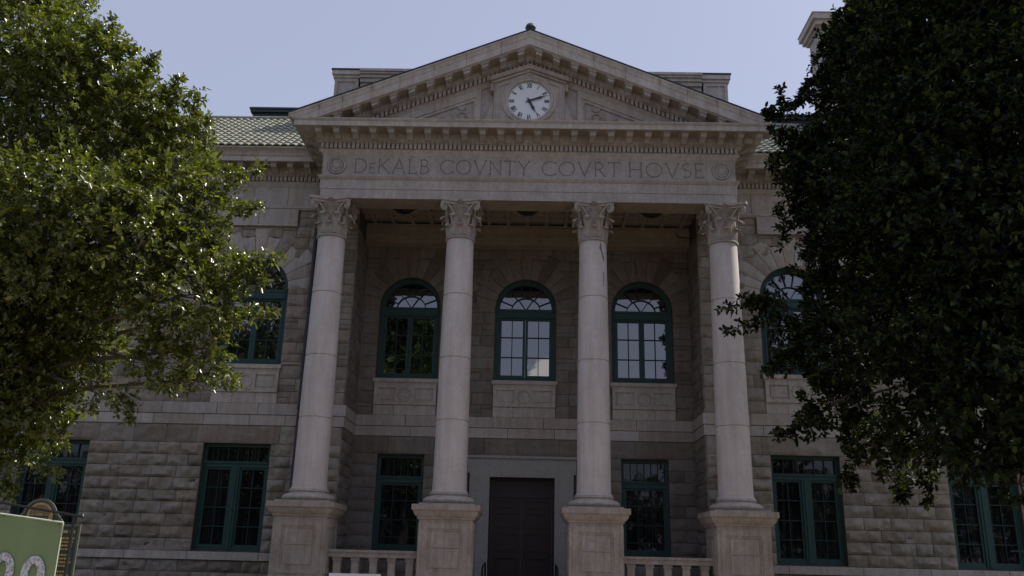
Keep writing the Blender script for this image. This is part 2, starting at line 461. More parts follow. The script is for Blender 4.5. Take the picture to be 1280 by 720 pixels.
fill(mb, mp, -RX, RX, 4.21, 4.58, .37, lo=1.1, hi=1.9, rough=.004, base=.05)
hb(mb, 'belt_course', 'smooth', porch, smooth=0)
# return walls
for sg in (-1, 1):
    X = RX*sg
    mb = MB(); mb.box(min(X+.03*sg, X+.5*sg), max(X+.03*sg, X+.5*sg), WY+.43, BY+.028, GROUND, 12.0)
    rw = hb(mb, 'return_wall', 'mortar', smooth=0)
    mpx = lambda u, z, d, X=X, sg=sg: (X-sg*d, u, z)
    mb = MB()
    fill(mb, mpx, WY-.03, BY-.03, FLOOR, 3.87, .364, lo=.45, hi=.9, rough=.035)
    hb(mb, 'stone_block_facing', 'shaderock', rw, smooth=50); mb = MB()
    fill(mb, mpx, WY-.03, BY-.03, 4.58, 10.62, .40, lo=.4, hi=.9, rough=.035, irregular=.03, split=.25)
    hb(mb, 'stone_block_facing', 'shaderock', rw, smooth=50)
    mb = MB(); fill(mb, mpx, WY-.05, BY-.05, 3.87, 4.21, .34, lo=.8, hi=1.2, rough=.004, base=.03)
    fill(mb, mpx, WY-.06, BY-.05, 4.21, 4.58, .37, lo=.8, hi=1.2, rough=.004, base=.05)
    hb(mb, 'belt_course', 'smooth', rw, smooth=0)

# ------------------------------------------------------------------ windows
def offset_arch(cx, r, z0, t): return arch_outline(cx, r-t, z0+t)
def arched_window(cx, Y):
    y = Y+.17; mb = MB()
    mb.prism(arch_outline(cx, AR+.03, SILL-.01), y, y+.16, [offset_arch(cx, AR+.03, SILL-.01, .13)])
    mb.prism(offset_arch(cx, AR+.03, SILL-.01, .13), y+.04, y+.13, [offset_arch(cx, AR+.03, SILL-.01, .165)])
    fr = hb(mb, 'window', 'green')
    mb = MB(); mb.box(cx-AR+.1, cx+AR-.1, y-.03, y+.11, 8.09, 8.42); mb.box(cx-AR+.1, cx+AR-.1, y-.05, y-.029, 8.33, 8.40)
    mb.box(cx-AR+.1, cx+AR-.1, y-.05, y-.031, 8.12, 8.17)
    hb(mb, 'transom', 'green', fr, smooth=0)
    mb = MB()
    for s in (-1, 1):
        xa = cx+s*.0; x0, x1 = sorted((cx+s*.005, cx+s*(AR-.13)))
        mb.prism(rect(x0, x1, 5.97, 8.088), y+.02, y+.08, [rect(x0+.085, x1-.085, 6.06, 8.03)])
    hb(mb, 'sash', 'green', fr, smooth=0)
    mb = MB(); yy = y+.035
    for s in (-1, 1):
        xm = cx + s*(AR-.13+.005)/2; mb.box(xm-.014, xm+.014, yy, yy+.04, 6.05, 8.04)
        x0, x1 = sorted((cx+s*.08, cx+s*(AR-.2)))
        for z in (6.70, 7.41): mb.box(x0, x1, yy+.002, yy+.042, z-.014, z+.014)
    # fan light: inner arch, radial bars and a V from the centre
    r = .5
    pts = [(cx + r*math.cos(a), 8.40 + r*.9*math.sin(a)) for a in [PI*i/20 for i in range(21)]]
    ribbon(mb, pts, .03, yy+.004, lambda u, v, w: (u, w, v), .036)
    for k, dg in enumerate((20, 52, 72, 108, 128, 160)):
        a = math.radians(dg); ca, sa = math.cos(a), math.sin(a)
        r0 = .0 if dg in (72-12, 108+12) else r*math.hypot(ca, .9*sa)
        if dg in (72, 108): continue
        ribbon(mb, [(cx+ca*r0, 8.40+sa*r0), (cx+ca*(AR-.12), 8.42+sa*(AR-.12))], .026, yy+.001*k, lambda u, v, w: (u, w, v), .036)
    for k, dg in enumerate((58, 122)):
        a = math.radians(dg); ribbon(mb, [(cx, 8.41), (cx+math.cos(a)*.5, 8.41+math.sin(a)*.47)], .026, yy+.007+.001*k, lambda u, v, w: (u, w, v), .036)
    for k, dg in enumerate((78, 102)):
        a = math.radians(dg); ribbon(mb, [(cx+math.cos(a)*.46, 8.41+math.sin(a)*.45), (cx+math.cos(a)*(AR-.12), 8.42+math.sin(a)*(AR-.12))], .026, yy+.010+.001*k, lambda u, v, w: (u, w, v), .036)
    hb(mb, 'muntin', 'muntin', fr, smooth=0)
    mb = MB(); mb.box(cx-AR+.08, cx+AR-.08, y+.085, y+.095, SILL+.1, 8.25)
    tl = math.tan(math.radians(1.7)); mb.prism([(cx-AR+.07, 8.26), (cx+AR-.07, 8.26)] + [(cx+(AR-.07)*math.cos(PI*i/24), ARCZ+(AR-.07)*math.sin(PI*i/24)) for i in range(25)], y+.085, y+.095, mp=lambda u, v, w: (u, w+(v-8.26)*tl, v)); hb(mb, 'pane', 'glass', fr, smooth=0)
    # sill and carved panel below
    mb = MB(); mb.box(cx-1.12, cx+1.12, Y-.12, Y+.25, 5.70, SILL-.012); mb.box(cx-1.08, cx+1.08, Y-.07, Y+.03, 5.62, 5.702)
    hb(mb, 'sill', 'trim', fr, smooth=0)
    mb = MB()
    mb.box(cx-1.06, cx+1.06, Y-.03, Y+.03, 4.93, 5.62)
    mb.prism(rect(cx-1.06, cx+1.06, 4.935, 5.615), Y-.075, Y-.028, [rect(cx-.95, cx-.33, 5.06, 5.50), rect(cx+.33, cx+.95, 5.06, 5.50), [(cx+.25*math.cos(2*PI*i/24), 5.28+.25*math.sin(2*PI*i/24)) for i in range(24)]])
    for s in (-1, 1): mb.prism(rect(cx+s*.64-.26, cx+s*.64+.26, 5.11, 5.45), Y-.05, Y-.029)
    mb.ring_y([(.25, Y-.058), (.235, Y-.08), (.2, Y-.085), (.17, Y-.05), (.15, Y-.045), (.0, Y-.04)], cx, 5.28, 28)
    mb.box(cx-1.06, cx-.38, Y-.03, Y+.029, 4.585, 4.925); mb.box(cx-.37, cx+.36, Y-.031, Y+.029, 4.585, 4.925); mb.box(cx+.37, cx+1.06, Y-.03, Y+.029, 4.585, 4.925)
    hb(mb, 'sill_panel', 'trim', fr, smooth=35)
    return fr
for c in LEFTW + RIGHTW: arched_window(c, WY)
for c in BACKW: arched_window(c, BY)

def rect_window(x0, x1, z0, z1, Y, wide=True):
    y = Y+.17; mb = MB(); t = .10
    tr0, tr1 = (2.57, 2.76) if wide else (2.35, 2.58)
    mb.prism(rect(x0-.02, x1+.02, z0-.02, z1+.02), y, y+.16, [rect(x0+t, x1-t, z0+t, z1-t)])
    fr = hb(mb, 'window', 'green', smooth=0)
    mb = MB(); mb.box(x0+.05, x1-.05, y-.02, y+.12, tr0, tr1); mb.box(x0+.05, x1-.05, y-.05, y-.019, tr1-.07, tr1-.01)
    if wide: mb.box((x0+x1)/2-.12, (x0+x1)/2+.12, y-.022, y+.118, z0+.05, tr0-.002); mb.box((x0+x1)/2-.04, (x0+x1)/2+.04, y-.045, y-.021, z0+.06, tr0-.01)
    hb(mb, 'mullion', 'green', fr, smooth=0)
    mb = MB(); cols = [(x0+t, (x0+x1)/2-.12), ((x0+x1)/2+.12, x1-t)] if wide else [(x0+t, x1-t)]
    for a, b in cols: mb.prism(rect(a+.002, b-.002, z0+t, tr0-.004), y+.02, y+.09, [rect(a+.07, b-.07, z0+t+.1, tr0-.07)])
    hb(mb, 'sash', 'green', fr, smooth=0)
    mb = MB(); yy = y+.045
    rows = (1.95, 1.35, .78) if wide else (1.78, 1.17, .62)
    for a, b in cols:
        for k in range(1, 2 if wide else 3):
            xm = a+(b-a)*k/(2 if wide else 3); mb.box(xm-.011, xm+.011, yy, yy+.03, z0+.15, tr0-.05)
        for z in rows: mb.box(a+.06, b-.06, yy+.002, yy+.034, z-.016, z+.016)
    for k in range(1, 6): xm = x0+t+(x1-x0-2*t)*k/6; mb.box(xm-.011, xm+.011, yy, yy+.03, tr1-.01, z1-t+.01)
    hb(mb, 'muntin', 'muntin', fr, smooth=0)
    mb = MB(); mb.box(x0+.05, x1-.05, y+.095, y+.105, z0+.05, z1-.05); hb(mb, 'pane', 'glasslow', fr, smooth=0)
for x0, x1 in LGX + RGX: rect_window(x0, x1, GW[0]-.02, GW[1], WY)
for x0, x1 in BGX: rect_window(x0, x1, .2, 3.27, BY, False)

# ------------------------------------------------------------------ door
mb = MB()
mb.prism([(DOOR[0]-.66, FLOOR), (DOOR[0], FLOOR), (DOOR[0], 2.60), (DOOR[1], 2.60), (DOOR[1], FLOOR), (DOOR[1]+.62, FLOOR), (DOOR[1]+.62, 2.72), (DOOR[1]+.70, 2.72), (DOOR[1]+.70, 3.24), (DOOR[0]-.74, 3.24), (DOOR[0]-.74, 2.72), (DOOR[0]-.66, 2.72)], BY-.13, BY+.25)
mb.box(DOOR[0]-.8, DOOR[1]+.76, BY-.19, BY+.02, 3.205, 3.29)
surround = hb(mb, 'door_surround', 'grey', smooth=0)
mb = MB(); y = BY+.22
mb.box(DOOR[0], DOOR[1], y, y+.1, 1.96, 2.12); mb.prism(rect(DOOR[0]+.001, DOOR[1]-.001, 2.12, 2.6), y, y+.08, [rect(DOOR[0]+.1, DOOR[1]-.1, 2.18, 2.52)])
mb.box(DOOR[0]+.05, DOOR[1]-.05, y+.05, y+.06, 2.15, 2.56)
mb.box(DOOR[0]+.0, DOOR[0]+.07, y, y+.1, FLOOR, 1.959); mb.box(DOOR[1]-.07, DOOR[1], y, y+.1, FLOOR, 1.959)
door = hb(mb, 'door', 'door', smooth=0)
for s in (-1, 1):
    c = (DOOR[0]+DOOR[1])/2; x0, x1 = sorted((c+s*.004, c+s*.99)); mb = MB()
    zs = [(-.7, .05), (.2, .8), (.95, 1.45)]
    mb.prism(rect(x0, x1, FLOOR+.01, 1.955), y+.03, y+.09, [rect(x0+.15, x1-.15, a, b) for a, b in zs] + [rect(x0+.15, x1-.15, 1.56, 1.85)])
    for a, b in zs + [(1.56, 1.85)]:
        mb.box(x0+.14, x1-.14, y+.07, y+.085, a-.01, b+.01); mb.box(x0+.22, x1-.22, y+.045, y+.071, a+.07, b-.07)
    lf = hb(mb, 'door_leaf', 'door', door, smooth=0)
mb = MB(); mb.tube([((DOOR[0]+DOOR[1])/2+.1, y-.03, .0), ((DOOR[0]+DOOR[1])/2+.1, y-.03, .35)], .014); mb.tube([(.09, y-.03, .03), (.09, y+.04, .03)], .01); mb.tube([(.09, y-.03, .32), (.09, y+.04, .32)], .01)
hb(mb, 'door_handle', 'black', door)

# ------------------------------------------------------------------ columns
R0, R1 = .485, .415; ZB, ZT = 1.76, 9.38; ZS = 10.6
CX = [-6.05, -2.05, 2.05, 6.05]
def shaft_r(z):
    t = (z-ZB)/(ZT-ZB)
    return R0 - (R0-R1)*(t**1.6)
def leaf(mb, a, r0, z0, h, w, out):
    """curled acanthus leaf on the bell"""
    rows = []; n = 10
    for i in range(n+1):
        t = i/n
        if t < .78: z = z0 + h*t/.78; r = r0 + .015 + .03*t + out*.35*(t/.78)**4
        else:
            k = (t-.78)/.22; z = z0 + h*(1 + .03*math.sin(k*PI) - .16*k); r = r0 + .045 + out*(.35 + .65*math.sin(k*PI/2))
        wd = w*(.62 + .38*math.sin(min(1, t*1.25)*PI*.5))*(1 if t < .8 else 1-.75*((t-.8)/.2)**1.5)
        wd *= (1 + .10*math.cos(t*28))
        row = []
        for j in range(-4, 5):
            s_ = j/4; aa = a + s_*wd/2/max(r, .3)
            rr = r + .018*(1-abs(s_)) - .012*s_*s_ + .008*math.cos(s_*12)
            row.append((rr*math.cos(aa), rr*math.sin(aa), z - .03*abs(s_)**2*h))
        rows.append(row)
    mb.grid(rows)
    back = [[(v[0]*.955, v[1]*.955, v[2]-.01) for v in r_] for r_ in rows]
    mb.grid(back)
    for (p, q) in ((rows[-1], back[-1]),): mb.grid([p, q])
    mb.grid([[r_[0] for r_ in rows], [r_[0] for r_ in back]]); mb.grid([[r_[-1] for r_ in rows], [r_[-1] for r_ in back]])
def volute(mb, a, r, z, rad, sgn, tan):
    """spiral band hanging under an abacus corner; plane is vertical along direction a +/- tan"""
    pts = []; rr = []
    d = Vector((math.cos(a+tan), math.sin(a+tan), 0)); o = Vector((math.cos(a), math.sin(a), 0))*r
    for i in range(26):
        t = i/25; ang = PI*.5 - t*3.4*PI; q = rad*(1-.8*t)
        pts.append(o + d*(q*math.cos(ang)*sgn) + Vector((0, 0, z + q*math.sin(ang)))); rr.append(.034*(1-.35*t))
    mb.tube(pts, rr, 6)
    mb.lathe([(.0, z-.03), (.03, z-.02), (.035, z), (.02, z+.03), (0, z+.035)], o.x, o.y, 8)
def make_column(cx):
    mb = MB(); prof = []
    joints = [3.80, 5.64, 7.58]
    zs = sorted(set([ZB+.06+(ZT-ZB-.12)*i/24 for i in range(25)]))
    prof = [(R0+.05, ZB-.0), (R0+.05, ZB+.035), (R0+.01, ZB+.06)]
    ev = [(z, 0) for z in zs if z > ZB+.07 and all(abs(z-j) > .03 for j in joints)] + [(j, 1) for j in joints]
    for z, k in sorted(ev):
        r = shaft_r(z)
        if k: prof += [(r, z-.020), (r-.024, z-.010), (r-.024, z+.010), (r, z+.020)]
        else: prof.append((r, z))
    prof += [(R1, ZT-.02)]
    mb.lathe(prof, 0, 0, 48)
    mb.V = [(v[0], v[1], v[2]-FLOOR) for v in mb.V]
    col = mb.build('column', 'column', None, smooth=40)
    put(col, house); col.location = Vector((cx, 0, FLOOR)) - OFF
    def sub(mb, name, mat, **k):
        mb.V = [(v[0], v[1], v[2]-FLOOR) for v in mb.V]; return put(mb.build(name, mat, None, **k), col)
    # base
    mb = MB(); mb.box(-.76, .76, -.76, .76, 1.39, 1.445)
    t = [(.64, 1.44)] + [(.64+.10*math.sin(PI*i/10), 1.44+.20*i/10) for i in range(11)] + [(.60, 1.645), (.555, 1.66), (.54, 1.69)] + [(.545+.035*math.sin(PI*i/6), 1.692+.06*i/6) for i in range(7)] + [(.50, ZB+.001)]
    mb.lathe(t, 0, 0, 48); sub(mb, 'base', 'trim', smooth=45)
    # pedestal
    mb = MB()
    def sq(prof):
        rows = [[(sx*o, sy*o, z) for sx, sy in ((-1, -1), (1, -1), (1, 1), (-1, 1), (-1, -1))] for o, z in prof]; mb.grid(rows)
    sq([(.3, 1.405), (.93, 1.40), (.935, 1.26), (.91, 1.235), (.89, 1.22), (.86, 1.13), (.80, 1.07), (.775, 1.06), (.775, 1.02), (.735, 1.0)])
    sq([(.735, 1.0), (.735, -.55)]); sq([(.735, -.55), (.80, -.62), (.86, -.70), (.90, -.74), (.90, GROUND-.05)])
    for fx, fy in ((0, -1), (-1, 0), (1, 0)):
        f = (lambda u, v, w, fx=fx, fy=fy: (u, -w, v)) if fy else (lambda u, v, w, fx=fx: (fx*w, u, v))
        # carved frame made of four raised bars around a sunk field
        mb.prism(rect(-.62, .62, -.48, .93), .73, .765, [rect(-.47, .47, -.34, .76)], mp=f)
        mb.prism(rect(-.465, .465, -.335, .755), .73, .75, [rect(-.42, .42, -.29, .71)], mp=f)
        mb.prism(rect(-.38, .38, -.25, .25), .73, .758, mp=f); mb.prism(rect(-.38, .38, .262, .67), .73, .758, mp=f)
    sub(mb, 'pedestal', 'ped', smooth=30)
    # capital
    mb = MB()
    mb.lathe([(R1, ZT-.03), (R1+.045, ZT-.02), (R1+.06, ZT+.01), (R1+.045, ZT+.045), (R1-.03, ZT+.06), (R1-.08, ZT+.08), (R1-.08, 9.9), (R1-.05, 10.15), (R1+.06, 10.32), (R1+.12, 10.40), (R1+.02, 10.42)], 0, 0, 32)
    for i in range(8):
        leaf(mb, 2*PI*i/8, R1-.01, ZT+.06, .36, .27, .16)
        leaf(mb, 2*PI*(i+.5)/8, R1+.0, ZT+.08, .66, .27, .21)
    # abacus with concave sides and cut corners
    def abacus(h0, h1, R, dep):
        pts = []
        for q in range(4):
            a0 = PI/4 + q*PI/2; 
            c0 = Vector((math.cos(a0), math.sin(a0)))*R; c1 = Vector((math.cos(a0+PI/2), math.sin(a0+PI/2)))*R
            tn = (c1-c0).normalized(); nn = Vector((tn.y, -tn.x))
            if nn.dot(c0) > 0: nn = -nn
            s0 = c0 + tn*.06; s1 = c1 - tn*.06
            for k in range(11):
                t = k/10; p = s0.lerp(s1, t) + nn*dep*math.sin(PI*t); pts.append((p.x, p.y))
        mb.prism(pts, h0, h1, mp=lambda u, v, w: (u, v, w))
    abacus(10.43, 10.50, .86, .16); abacus(10.50, 10.515, .90, .16); abacus(10.515, ZS-.002, .94, .16)
    for q in range(4):
        a = PI/4+q*PI/2
        for tn in (.35, -.35): volute(mb, a, .70, 10.33, .115, 1, tn)
        volute(mb, a+.0, .72, 10.33, .12, 1, 0)
        # stalk rising to the corner volute
        for s in (-1, 1):
            pts = []
            for k in range(9):
                t = k/8; aa = a + s*(.42*(1-t)**1.2 + .04); r = R1+.05+.24*t**2; pts.append((r*math.cos(aa), r*math.sin(aa), 9.98+.46*math.sin(t*PI/2)))
            mb.tube(pts, [.035]*8+[.02], 6)
            # small inner helices
            aa = q*PI/2 + s*.17; o = Vector((math.cos(aa), math.sin(aa), 0))*(R1+.09); d = Vector((-math.sin(aa), math.cos(aa), 0))*s
            pts = [o + d*(-.055*math.cos(1.0*PI*.5+k*.45)*(1-k/18)) + Vector((0, 0, 10.30 + .055*math.sin(k*.45)*(1-k/18))) for k in range(13)]
            mb.tube(pts, .018, 5)
        # fleuron in the middle of each side
        aa = q*PI/2; cx_, cy_ = .60*math.cos(aa), .60*math.sin(aa)
        for k in range(6):
            b = 2*PI*k/6; u = Vector((-math.sin(aa), math.cos(aa), 0)); c_ = Vector((cx_, cy_, 10.50)) + u*.055*math.cos(b) + Vector((0, 0, .055*math.sin(b)))
            mb.tube([c_-Vector((cx_, cy_, 0))*.03, c_+Vector((cx_, cy_, 0))*.05], [.034, .014], 6)
        mb.tube([(cx_, cy_, 10.50), (cx_*1.12, cy_*1.12, 10.50)], [.03, .02], 8)
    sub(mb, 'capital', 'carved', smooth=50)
    return col, sub
for i, cx in enumerate(CX):
    col, sub = make_column(cx)
    if i == 2:
        mb = MB(); P = [(.22, 9.28), (.20, 9.1), (.245, 8.98), (.285, 8.83), (.30, 8.68)]
        W = [.03, .075, .05, .06, .01]; L = []
        for (x, z), w in zip(P, W):
            row = []
            for s in (-.5, 0, .5):
                xx = x+s*w; row.append((xx, -math.sqrt(shaft_r(z)**2-xx*xx)-.004, z))
            L.append(row)
        mb.grid(L); P = [(.29, 8.35), (.30, 8.1), (.28, 7.9)]
        sub(mb, 'crack', 'darkline'); mb = MB(); mb.grid([[(x+s, -math.sqrt(shaft_r(z)**2-(x+s)**2)-.004, z) for s in (-.012, .012)] for x, z in P])
        sub(mb, 'crack', 'darkline')

# ------------------------------------------------------------------ entablature and cornices
FX = 6.45; FY = -.42
path = [(-FX, WY+.02), (-FX, FY), (FX, FY), (FX, WY+.02)]
mb = MB()
mb.sweep([(-.75, 10.6), (.0, 10.6), (.0, 10.90), (.02, 10.905), (.02, 11.21), (.05, 11.23), (.10, 11.30), (.10, 11.33), (0.0, 11.345), (0, 12.04), (-.75, 12.04)], path)
ent = hb(mb, 'entablature', 'smooth', smooth=0)
mb = MB(); mb.box(-FX+.76, FX-.76, FY+.02, -FY, 10.598, 10.606)
for a, b in zip(CX[:-1], CX[1:]): mb.box(a+.75, b-.75, -.2, .2, 10.585, 10.5975)
mb.box(-RX, RX, 3.55, BY+.02, 10.6, 10.72); mb.box(-RX, RX, 3.5, 3.6, 10.72, 11.3); mb.box(-RX+.02, RX-.02, 3.47, 3.501, 11.12, 11.2)
mb.box(-RX+.02, RX-.02, 3.48, 3.51, 10.86, 10.9)
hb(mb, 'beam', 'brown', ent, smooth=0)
# lettering as raised strips with groove shade in their colour, and wreaths
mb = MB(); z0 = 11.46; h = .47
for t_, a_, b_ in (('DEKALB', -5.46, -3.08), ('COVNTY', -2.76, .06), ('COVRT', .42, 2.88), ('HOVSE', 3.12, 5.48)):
    mb = MB(); word(mb, t_, a_, b_, z0, h, .034, FY-.004, small=(1,) if t_ == 'DEKALB' else ()); hb(mb, 'lettering', 'darkline', ent, smooth=0)
for x in (-6.0, 6.02):
    mb = MB(); z = 11.69
    mb.ring_y([(.285, FY+.01), (.285, FY-.03), (.25, FY-.045), (.235, FY-.02), (.21, FY-.012), (.19, FY-.03), (.165, FY-.012), (.12, FY-.008), (.10, FY-.03), (.07, FY-.05), (.0, FY-.055)], x, z, 32)
    for k in range(8):
        a = 2*PI*k/8; mb.tube([(x+.10*math.cos(a), FY-.025, z+.10*math.sin(a)), (x+.17*math.cos(a+.3), FY-.022, z+.17*math.sin(a+.3))], [.026, .008], 6)
    wr = hb(mb, 'wreath', 'trim', ent, smooth=40)
    mb = MB(); mb.ring_y([(.305, FY-.001), (.305, FY-.006), (.285, FY-.006)], x, z, 32); mb.ring_y([(.222, FY-.0165), (.222, FY-.024), (.207, FY-.024), (.20, FY-.012)], x, z, 32); hb(mb, 'wreath_groove', 'darkline', ent, smooth=0)

mb = MB()
full = [(-22, WY), (-FX, WY), (-FX, FY), (FX, FY), (FX, WY), (22, WY)]
mb.sweep([(-.3, 12.04), (0.0, 12.04), (.02, 12.06), (.04, 12.10), (.09, 12.17), (.10, 12.20), (.10, 12.235), (.03, 12.236), (.03, 12.39), (.19, 12.405), (.19, 12.42), (.25, 12.50), (.26, 12.51), (.26, 12.70), (.74, 12.70), (.75, 12.68), (.80, 12.68), (.80, 12.84), (.82, 12.85), (.86, 12.90), (.86, 12.92), (-.3, 12.95)], full)
corn = hb(mb, 'cornice', 'trim', smooth=0)
PITCH = .139; MS = .567
def along(mbd, mbm, mbe, a, b, o, axis, out):
    """dentils, modillions and egg course between a and b on a face; axis 'x' or 'y'; o = plane; out = sign"""
    def bx(mb_, c, w, d0, d1, z0, z1):
        if axis == 'x': mb_.box(c-w/2, c+w/2, min(o+out*d0, o+out*d1), max(o+out*d0, o+out*d1), z0, z1)
        else: mb_.box(min(o+out*d0, o+out*d1), max(o+out*d0, o+out*d1), c-w/2, c+w/2, z0, z1)
    n = int((b-a)/PITCH); s0 = (a+b)/2 - (n-1)*PITCH/2
    for i in range(n):
        c = s0+i*PITCH; bx(mbd, c, .088, .02, .185, 12.232, 12.388); bx(mbe, c+PITCH/2, .075, .19, .255, 12.425, 12.495)
    bx(mbe, (a+b)/2, b-a+.2, .185, .197, 12.43, 12.49)
    return bx
md, mm, me_, sp = MB(), MB(), MB(), MB()
bx = along(md, mm, me_, -FX-.12, FX+.12, FY, 'x', -1)
def flush():
    global md, me_
    hb(md, 'dentil_course', 'trim', corn, smooth=0); hb(me_, 'egg_course', 'carved', corn, smooth=0); md, me_ = MB(), MB()
flush()
def modil(c, o, axis, out):
    mm = MB()
    def b_(w, d0, d1, z0, z1):
        if axis == 'x': mm.box(c-w/2, c+w/2, min(o+out*d0, o+out*d1), max(o+out*d0, o+out*d1), z0, z1)
        else: mm.box(min(o+out*d0, o+out*d1), max(o+out*d0, o+out*d1), c-w/2, c+w/2, z0, z1)
    b_(.25, .25, .72, 12.65, 12.699)
    if axis == 'x':
        m0 = c + MS/2; sp = MB(); sp.box(m0-.13, m0+.13, min(o+out*.27, o+out*.70), max(o+out*.27, o+out*.70), 12.692, 12.6985); hb(sp, 'soffit_tint_panel', 'brown', corn, smooth=0)  # brown sheet coloured for stain plus warm bounce light on the soffit
    # scroll body: side profile extruded
    prof = [(.255, 12.46), (.33, 12.455), (.40, 12.50), (.50, 12.545), (.58, 12.53), (.64, 12.53), (.68, 12.57), (.68, 12.651), (.255, 12.651)]
    w = .19
    if axis == 'x': mm.prism(prof, c-w/2, c+w/2, mp=lambda u, v, t: (t, o+out*u, v))
    else: mm.prism(prof, c-w/2, c+w/2, mp=lambda u, v, t: (o+out*u, t, v))
    hb(mm, 'modillion', 'carved', corn, smooth=0)
for k in range(-12, 13):
    c = (k+.5)*MS
    if abs(c) < 7.2: modil(c, FY, 'x', -1)
for sg in (-1, 1):
    along(md, mm, me_, FY+.05, WY-.3, sg*FX, 'y', sg); flush()
    for k in range(4): modil(FY+.25+k*.56, sg*FX, 'y', sg)
    lo, hi = (-19, -FX-.25) if sg < 0 else (FX+.25, 19)
    along(md, mm, me_, lo, hi, WY, 'x', -1); flush()
    k = 0
    while True:
        c = sg*(FX+1.05+k*MS)
        if abs(c) > 13.5: break
        modil(c, WY, 'x', -1); k += 1
# cyma and gutter on the wings
for sg in (-1, 1):
    pth = [(-22, WY), (-FX-.87, WY)] if sg < 0 else [(FX+.87, WY), (22, WY)]
    mb = MB(); mb.sweep([(.5, 12.921), (.80, 12.925), (.82, 12.97), (.86, 13.02), (.94, 13.08), (.97, 13.09), (.97, 13.15), (.5, 13.2)], pth); hb(mb, 'gutter_moulding', 'trim', corn, smooth=0)

# ------------------------------------------------------------------ pediment
SL = .41; ZA = 16.1
mb = MB(); mb.prism([(-6.6, 12.9), (6.6, 12.9), (0, 15.55)], FY+.08, FY+.3); ped = hb(mb, 'pediment', 'smooth', smooth=0)
mb = MB()
prof = [(-.3, 0), (.86, 0), (.87, -.05), (.84, -.10), (.82, -.2), (.80, -.23), (.80, -.47), (.75, -.47), (.74, -.5), (.26, -.5), (.26, -.60), (.19, -.70), (.03, -.71), (.03, -.87), (.10, -.872), (.10, -.90), (.06, -.92), (-.02, -1.02), (-.1, -1.02)]
for sg in (-1, 1):
    rows = []
    for end in (0, 1):
        row = []
        for d, dz in prof:
            x = 0 if end == 0 else min(7.43, (ZA+dz-12.91)/SL)
            row.append((sg*x, FY-d, ZA+dz-SL*x))
        rows.append(row)
    mb.grid(rows); mb.add(rows[1], [tuple(range(len(prof)))])
    e = [p for p in rows[1][1:9]]
    mb.add(e + [(sg*7.40, FY-.86, 12.91), (sg*7.40, FY-.3, 12.91)], [tuple(range(10))])
hb(mb, 'raking_cornice', 'trim', ped, smooth=0)
mb = MB()
for sg in (-1, 1):
    for k, x in enumerate((.9, 2.0, 3.0, 4.05, 4.9, 5.8, 6.5)):
        mb.box(sg*x-.006, sg*x+.006, FY-.8715, FY-.5, ZA-.20, ZA-.0, SL); mb.box(sg*x-.006, sg*x+.006, FY-.8025, FY-.5, ZA-.468, ZA-.23, SL)
hb(mb, 'joint', 'darkline', ped, smooth=0)
md, mm, me2, sp = MB(), MB(), MB(), MB()
for sg in (-1, 1):
    for k in range(60):
        c = (k+.5)*PITCH
        if ZA-.88-SL*c < 12.9: break
        md.box(sg*c-.0425, sg*c+.0425, FY-.185, FY-.02, ZA-.868, ZA-.715, SL); me2.box(sg*(c+PITCH/2)-.037, sg*(c+PITCH/2)+.037, FY-.255, FY-.19, ZA-.685, ZA-.61, SL)
    for k in range(12):
        c = (k+.5)*MS
        if ZA-.68-SL*c < 12.9: break
        mm = MB(); mm.box(sg*c-.125, sg*c+.125, FY-.72, FY-.25, ZA-.56, ZA-.501, SL)
        if k: sp = MB(); sp.box(sg*(c-MS/2)-.13, sg*(c-MS/2)+.13, FY-.70, FY-.27, ZA-.508, ZA-.502, SL); hb(sp, 'soffit_tint_panel', 'brown', ped, smooth=0)  # raking soffit sheet, stain and bounce light both in its brown
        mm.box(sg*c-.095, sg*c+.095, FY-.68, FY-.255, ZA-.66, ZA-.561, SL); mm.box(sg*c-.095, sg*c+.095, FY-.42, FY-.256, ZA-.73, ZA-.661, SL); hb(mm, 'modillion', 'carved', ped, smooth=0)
hb(md, 'dentil_course', 'trim', ped, smooth=0); hb(me2, 'egg_course', 'carved', ped, smooth=0)
# triangular relief panels
for sg in (-1, 1):
    mb = MB()
    T = [(sg*5.35, 12.93), (sg*1.55, 12.93), (sg*1.55, 14.46)]; I = [(sg*4.55, 13.02), (sg*1.72, 13.02), (sg*1.72, 14.16)]
    J = [(sg*4.25, 13.05), (sg*1.78, 13.05), (sg*1.78, 14.04)]
    mb.prism(T, FY-.02, FY+.09, [I]); mb.prism(I, FY+.02, FY+.085, [J])
    for (cx_, cz_, rr_) in ((2.15, 13.42, .26), (2.75, 13.3, .2), (3.2, 13.22, .14), (2.15, 13.8, .12), (3.6, 13.17, .09)):
        for tw in (1, -1):
            pts = [(sg*cx_ + rr_*(1-t/30)*math.cos(t*.42)*tw, FY+.05, cz_ + rr_*(1-t/30)*math.sin(t*.42)) for t in range(28)]
            mb.tube(pts, [.026*(1-t/40) for t in range(28)], 5)
        for k in range(5):
            a = 2*PI*k/5+cx_; mb.tube([(sg*cx_, FY+.05, cz_), (sg*cx_+rr_*1.25*math.cos(a), FY+.055, cz_+rr_*1.15*math.sin(a))], [.03, .012], 5)
    hb(mb, 'relief_panel', 'trim', ped, smooth=40)
# clock
CZ = 13.985
mb = MB()
def gab(w, top, h0=12.925, sh=14.62): return [(-w, h0), (w, h0), (w, sh), (0, top), (-w, sh)]
circ = lambda r, n=40: [(r*math.cos(2*PI*i/n), CZ+r*math.sin(2*PI*i/n)) for i in range(n)]
mb.prism(gab(1.13, 15.08, sh=14.60), FY-.14, FY+.09, [circ(.86)])
mb.prism(gab(1.05, 15.00, sh=14.52), FY-.17, FY-.139, [gab(.97, 14.90, 12.96, 14.46)])
